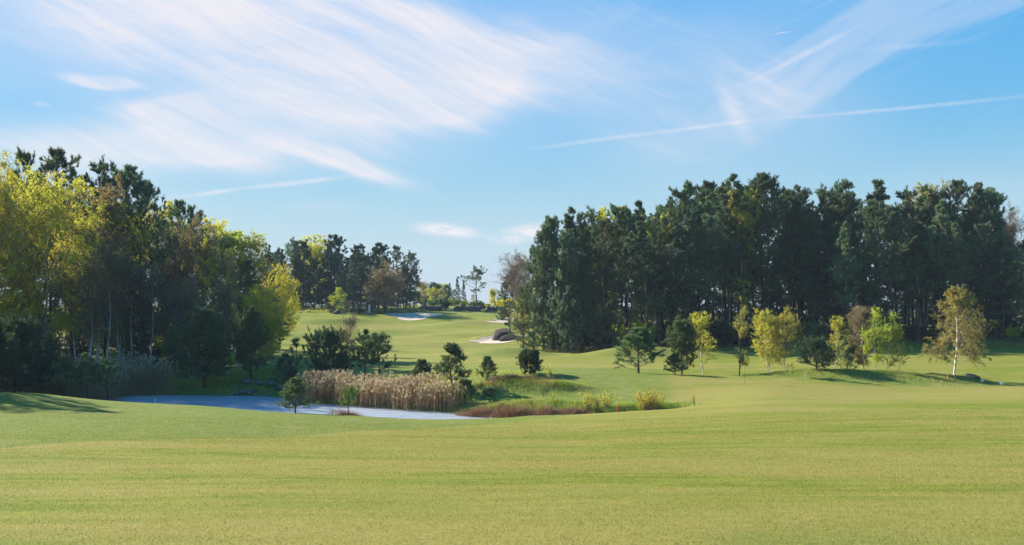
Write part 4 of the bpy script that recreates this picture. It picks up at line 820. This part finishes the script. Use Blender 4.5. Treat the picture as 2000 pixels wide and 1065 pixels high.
# near turf: short blades
def turf_blades():
    n = 900000; Y = 6.5*(1+ rng.random(n)*(math.sqrt(76/6.5)-1))**2; Y = Y[rng.random(n) < smooth(76, 46, Y)]; n = len(Y); x = rng.uniform(-1, 1, n)*(.62*Y+2.5)
    z = terrain(x, Y); hh = rng.uniform(.010, .030, n)*(1+.35*vnoise(x, Y, .5, 41)); d = unit(np.c_[rng.normal(0, .55, (n, 2)), np.ones(n)]); b = np.c_[x, Y, z-.003]; wd = .0032*np.maximum(1, Y/12)
    s = perp(d); V = np.stack([b-s*wd[:, None], b+s*wd[:, None], b+d*hh[:, None]], 1)
    V = V.reshape(-1, 3); zn = np.repeat(zones(x, Y, z), 3, 0)
    tag(obj('turf_grass', mesh_from('turf_grass', [(V, np.arange(len(V)).reshape(-1, 3), 0, False)], [M['blade']], {'zone': zn})), 'short mown grass blades of the near fairway', 'grass', kind='stuff')
turf_blades()

# ------------------------------------------------------------------ small things
def box(c, s, rz=0, mat_=0, bev=.0):
    sx, sy, sz = [a/2 for a in s]; b = min(s)*bev
    v = np.array([(x*(sx-(b if abs(z) == 1 else 0)), y*(sy-(b if abs(z) == 1 else 0)), z*sz) for z in (-1, -.86, .86, 1) for x, y in ((-1, -1), (1, -1), (1, 1), (-1, 1))], float)
    ca, sa = math.cos(rz), math.sin(rz); v = np.c_[v[:, 0]*ca-v[:, 1]*sa, v[:, 0]*sa+v[:, 1]*ca, v[:, 2]]+c
    f = [(3, 2, 1, 0), (12, 13, 14, 15)]+[(k*4+i, k*4+(i+1) % 4, (k+1)*4+(i+1) % 4, (k+1)*4+i) for k in range(3) for i in range(4)]
    return v, np.array(f), mat_, False
def cyl(p0, p1, r0, r1, sides=10, K=4, mat_=0):
    t = np.linspace(0, 1, K)[:, None]; p = (np.array(p0)*(1-t)+np.array(p1)*t)[None]; r_ = np.linspace(r0, r1, K)[None].copy()
    p = np.concatenate([p[:, :1], p, p[:, -1:]], 1); p[:, 0] -= 1e-4*unit(p[:, 2]-p[:, 1]); p[:, -1] += 1e-4*unit(p[:, -2]-p[:, -3]); r_ = np.concatenate([r_[:, :1]*.05, r_, r_[:, -1:]*.05], 1)
    return tubes(p, r_, sides, False, mat_)
def rock_mesh(sx, sy, sz, seed, seg=14, nq=9, lo=.68):
    th = np.linspace(0, math.pi, seg); ph = np.linspace(0, 2*math.pi, seg*2, endpoint=False); TH, PH = np.meshgrid(th, ph, indexing='ij')
    d = np.stack([np.sin(TH)*np.cos(PH), np.sin(TH)*np.sin(PH), np.cos(TH)], -1); q = rng.normal(size=(nq, 3)); q /= np.linalg.norm(q, axis=1, keepdims=True); h_ = rng.uniform(lo, .98, nq)
    rr = np.min(np.where((d@q.T) > .15, h_/np.maximum(d@q.T, .15), 9), -1).clip(.4, 1.15)
    v = (d*rr[..., None]*[sx, sy, sz]).reshape(-1, 3)*1.05; m_ = seg*2; idx = np.arange(seg*m_).reshape(seg, m_); nx = np.roll(idx, -1, 1)
    return v, np.stack([idx[:-1], idx[1:], nx[1:], nx[:-1]], -1).reshape(-1, 4), 0, True
def stake(px, Y, h, body, top_, label, tilt=0.0, r0=.022):
    e = empty('marker_stake', at(px, Y), label, 'stake', 'marker stakes by the water'); e.rotation_euler = (0, tilt, random.uniform(0, 3))
    obj('post', mesh_from('post', [cyl((0, 0, -.2), (0, 0, h*.72), r0, r0)], [M[body]]), e); obj('painted_top', mesh_from('painted_top', [cyl((0, 0, h*.72+.002), (0, 0, h), r0*1.08, r0*1.0)], [M[top_]]), e)
stake(303, 74.0, .62, 'white', 'greenpaint', 'white stake with green top at the left end of the pond', r0=.05)
stake(432, 75.0, .70, 'darkwood', 'red', 'thin red topped stake standing at the near water edge of the pond', .05, .03)
stake(649, 70.0, .62, 'greenpaint', 'greenpaint', 'short green stake between the two small pines on the near bank', r0=.04)
stake(958, 68.4, .62, 'white', 'red', 'tilted white stake with red top at the right tip of the pond', .2, .045)
stake(1207, 69.0, .62, 'red', 'red', 'wide red stake left of the yellow flowering shrub', r0=.06)
stake(1355, 70.0, .62, 'darkwood', 'red', 'dark stake with red top right of the yellow flowering shrub', .08, .04)
stake(879, 75.5, .55, 'white', 'white', 'pale thin post where the reeds end', r0=.03)
stake(515, 86.9, .5, 'wood', 'wood', 'short pale wooden post on the far bank by the rocks', r0=.05)
# flag
e = empty('golf_flag', at(1454, 79.5), 'yellow golf flag on a thin pole in the green', 'flag')
obj('pole', mesh_from('pole', [cyl((0, 0, -.1), (0, 0, 2.35), .022, .018)], [M['pole']]), e)
def flag_mesh():
    U, Vv = np.meshgrid(np.linspace(0, 1, 9), np.linspace(0, 1, 9)); x = .42*U*(1-.25*Vv); y = .06*np.sin(U*7+Vv*3)*U; z = 2.32-.55*Vv-.35*U
    v = np.stack([x, y, z], -1).reshape(-1, 3); id_ = np.arange(81).reshape(9, 9); f = np.stack([id_[:-1, :-1], id_[:-1, 1:], id_[1:, 1:], id_[1:, :-1]], -1).reshape(-1, 4)
    return mesh_from('flag_cloth', [(v, f, 0, True)], [M['yellow']])
fm = obj('flag_cloth', flag_mesh(), e); fm.location = (.013, 0, 0)
sd_ = fm.modifiers.new('cloth', 'SOLIDIFY'); sd_.thickness = .004
# wooden tee sign
e = empty('tee_sign', at(1858, 84.5), 'low wooden tee sign on two posts below the lone birch', 'sign', rz=.1)
for s_ in (-1, 1): obj('post', mesh_from('post', [box((s_*.31, 0, .15), (.06, .06, .80), bev=.1)], [M['wood']]), e)
obj('board', mesh_from('board', [box((0, -.045, .42), (.70, .03, .20), bev=.1)], [M['wood']]), e)
e = empty('tee_bin', at(1908, 86), 'small dark timber box right of the lone birch', 'box')
obj('box_body', mesh_from('box_body', [box((0, 0, .13), (.42, .3, .26), bev=.1)], [M['darkwood']]), e); obj('lid', mesh_from('lid', [box((0, 0, .285), (.5, .36, .045), bev=.1)], [M['wood']]), e)
for px, Y, lab in [(1918, 85, 'white tee marker ball, left one of the pair on the far right'), (1956, 84, 'white tee marker ball, right one of the pair on the far right')]:
    e = empty('tee_marker', at(px, Y), lab, 'tee marker', 'tee markers on the far right'); v, f, a_, b_ = rock_mesh(.13, .13, .13, 1); obj('ball', mesh_from('ball', [(v+[0, 0, .16], f, 0, True)], [M['white']]), e); obj('spike', mesh_from('spike', [cyl((0, 0, -.1), (0, 0, .08), .02, .02)], [M['wood']]), e)
tag(obj('boulder', mesh_from('boulder', [rock_mesh(.75, .5, .42, 3)], [M['rock']]), loc=at(1893, 88, .1)), 'dark boulder in the grass just right of the lone birch', 'rock')
# root mound at the bunker
x0, y0, z0 = at(984, 168, -.1)
tag(obj('dark_mound', mesh_from('dark_mound', [rock_mesh(2.1, 1.5, 1.9, 5, 20, 30, .84)], [M['soil']]), loc=(x0, y0, z0)), 'dark domed rock behind the lower sand bunker', 'rock')
x1, y1, z1 = at(1004, 164.5, -.1)
tag(obj('dark_mound', mesh_from('dark_mound', [rock_mesh(2.6, 1.2, .9, 6, 20, 30, .84)], [M['soil']]), loc=(x1, y1, z1)), 'long low dark rock in front of the domed one at the bunker', 'rock')
# dry stone walls on the ridge
def drywall(pa, pb, h, label):
    a, b = np.array(W(*pa)), np.array(W(*pb)); L = np.hypot(*(b-a)); n = int(L/.75); parts = []
    for i in range(n):
        for lv in range(2):
            t = (i+.5*lv+rng.uniform(-.2, .2))/n; p = a+(b-a)*min(max(t, 0), 1); v, f, m_, s_ = rock_mesh(rng.uniform(.45, .7), .42, h*rng.uniform(.3, .42), 0, 7)
            parts.append((v+[p[0], p[1], tz(p[0], p[1])+h*(.2+.5*lv)], f, 0, True))
    tag(obj('stone_wall', mesh_from('stone_wall', parts, [M['rock']])), label, 'wall')
drywall((819, 224), (866, 224), 1.0, 'left length of low dark dry stone wall on the ridge')
drywall((889, 224), (944, 222), 1.0, 'middle length of low dark dry stone wall on the ridge')
drywall((951, 222), (972, 222), 1.1, 'short right end of dry stone wall on the ridge')
# wayside shrine
e = empty('wayside_shrine', at(723, 216), 'small shrine with white pillar and tiled roof by the brown tree', 'shrine')
obj('pillar', mesh_from('pillar', [box((-.15, 0, .95), (.42, .5, 2.1), bev=.05)], [M['white']]), e)
obj('side_panel', mesh_from('side_panel', [box((.45, .1, .9), (.75, .5, 2.0), bev=.05)], [M['darkwood']]), e)
obj('roof', mesh_from('roof', [(np.array([(-.75, -.55, 1.98), (1.1, -.55, 1.98), (1.1, .65, 1.98), (-.75, .65, 1.98), (-.5, .05, 2.5), (.85, .05, 2.5), (-.75, -.55, 1.92), (1.1, -.55, 1.92), (1.1, .65, 1.92), (-.75, .65, 1.92)], float), np.array([(0, 1, 5, 4), (2, 3, 4, 5), (6, 7, 1, 0), (7, 8, 2, 1), (8, 9, 3, 2), (9, 6, 0, 3), (9, 8, 7, 6), (3, 0, 4, 4), (1, 2, 5, 5)][:7]), 0, False), (np.array([(-.75, .65, 1.98), (-.75, -.55, 1.98), (-.5, .05, 2.5), (1.1, -.55, 1.98), (1.1, .65, 1.98), (.85, .05, 2.5)], float), np.array([(0, 1, 2), (3, 4, 5)]), 0, False)], [M['soil']]), e)
tag(obj('boulder', mesh_from('boulder', [rock_mesh(.7, .6, .5, 8)], [M['rock']]), loc=at(722, 213, .1)), 'grey boulder in front of the white pillared shrine', 'rock')
tag(obj('boulder', mesh_from('boulder', [rock_mesh(.6, .5, .7, 9)], [M['rock']]), loc=at(661, 213.5, .15)), 'standing boulder at the foot of the lime green tree', 'rock')
tag(obj('boulder', mesh_from('boulder', [rock_mesh(.5, .4, .35, 9)], [M['rock']]), loc=at(654, 213.0, .1)), 'small pale boulder left of the lime green tree', 'rock')
# rocks of the inlet cascade on the far bank
for i, (px, Y, s_, lab) in enumerate([(462, 87.1, .35, 'low flat stone left in the stream inlet'), (474, 87.4, .45, 'large dark stone at the foot of the inlet'), (486, 87.2, .35, 'round stone in the middle of the inlet'), (497, 87.5, .3, 'small stone on the right side of the inlet'), (480, 88.6, .5, 'dark stone higher up the inlet'), (505, 88.4, .45, 'upper right stone of the inlet'), (530, 88.2, .6, 'dark boulder below the spindly pine bank'), (548, 87.2, .55, 'mossy boulder right of the inlet')]):
    tag(obj('boulder', mesh_from('boulder', [rock_mesh(s_*.9, s_*.7, s_*.5, i+20, 10)], [M['rock']]), loc=at(px, Y, .1)), lab, 'rock', 'stones of the inlet')
# haze
def hazebox():
    me = mesh_from('haze', [box((0, 0, 0), (3100, 1200, 70))], [mat('thin haze', lambda gg: None) if False else M['haze']])
    tag(obj('haze', me, loc=(0, 420, 14)), 'thin bluish spring haze over the whole course', 'haze', kind='stuff')
hm = bpy.data.materials.new('thin haze'); hm.use_nodes = True; hm.node_tree.nodes.clear()
hv = hm.node_tree.nodes.new('ShaderNodeVolumePrincipled'); hv.inputs['Color'].default_value = (.62, .80, 1, 1); hv.inputs['Density'].default_value = .00014; hv.inputs['Anisotropy'].default_value = .0
ho = hm.node_tree.nodes.new('ShaderNodeOutputMaterial'); hm.node_tree.links.new(hv.outputs[0], ho.inputs['Volume']); M['haze'] = hm
HAZE = True
if HAZE: hazebox()
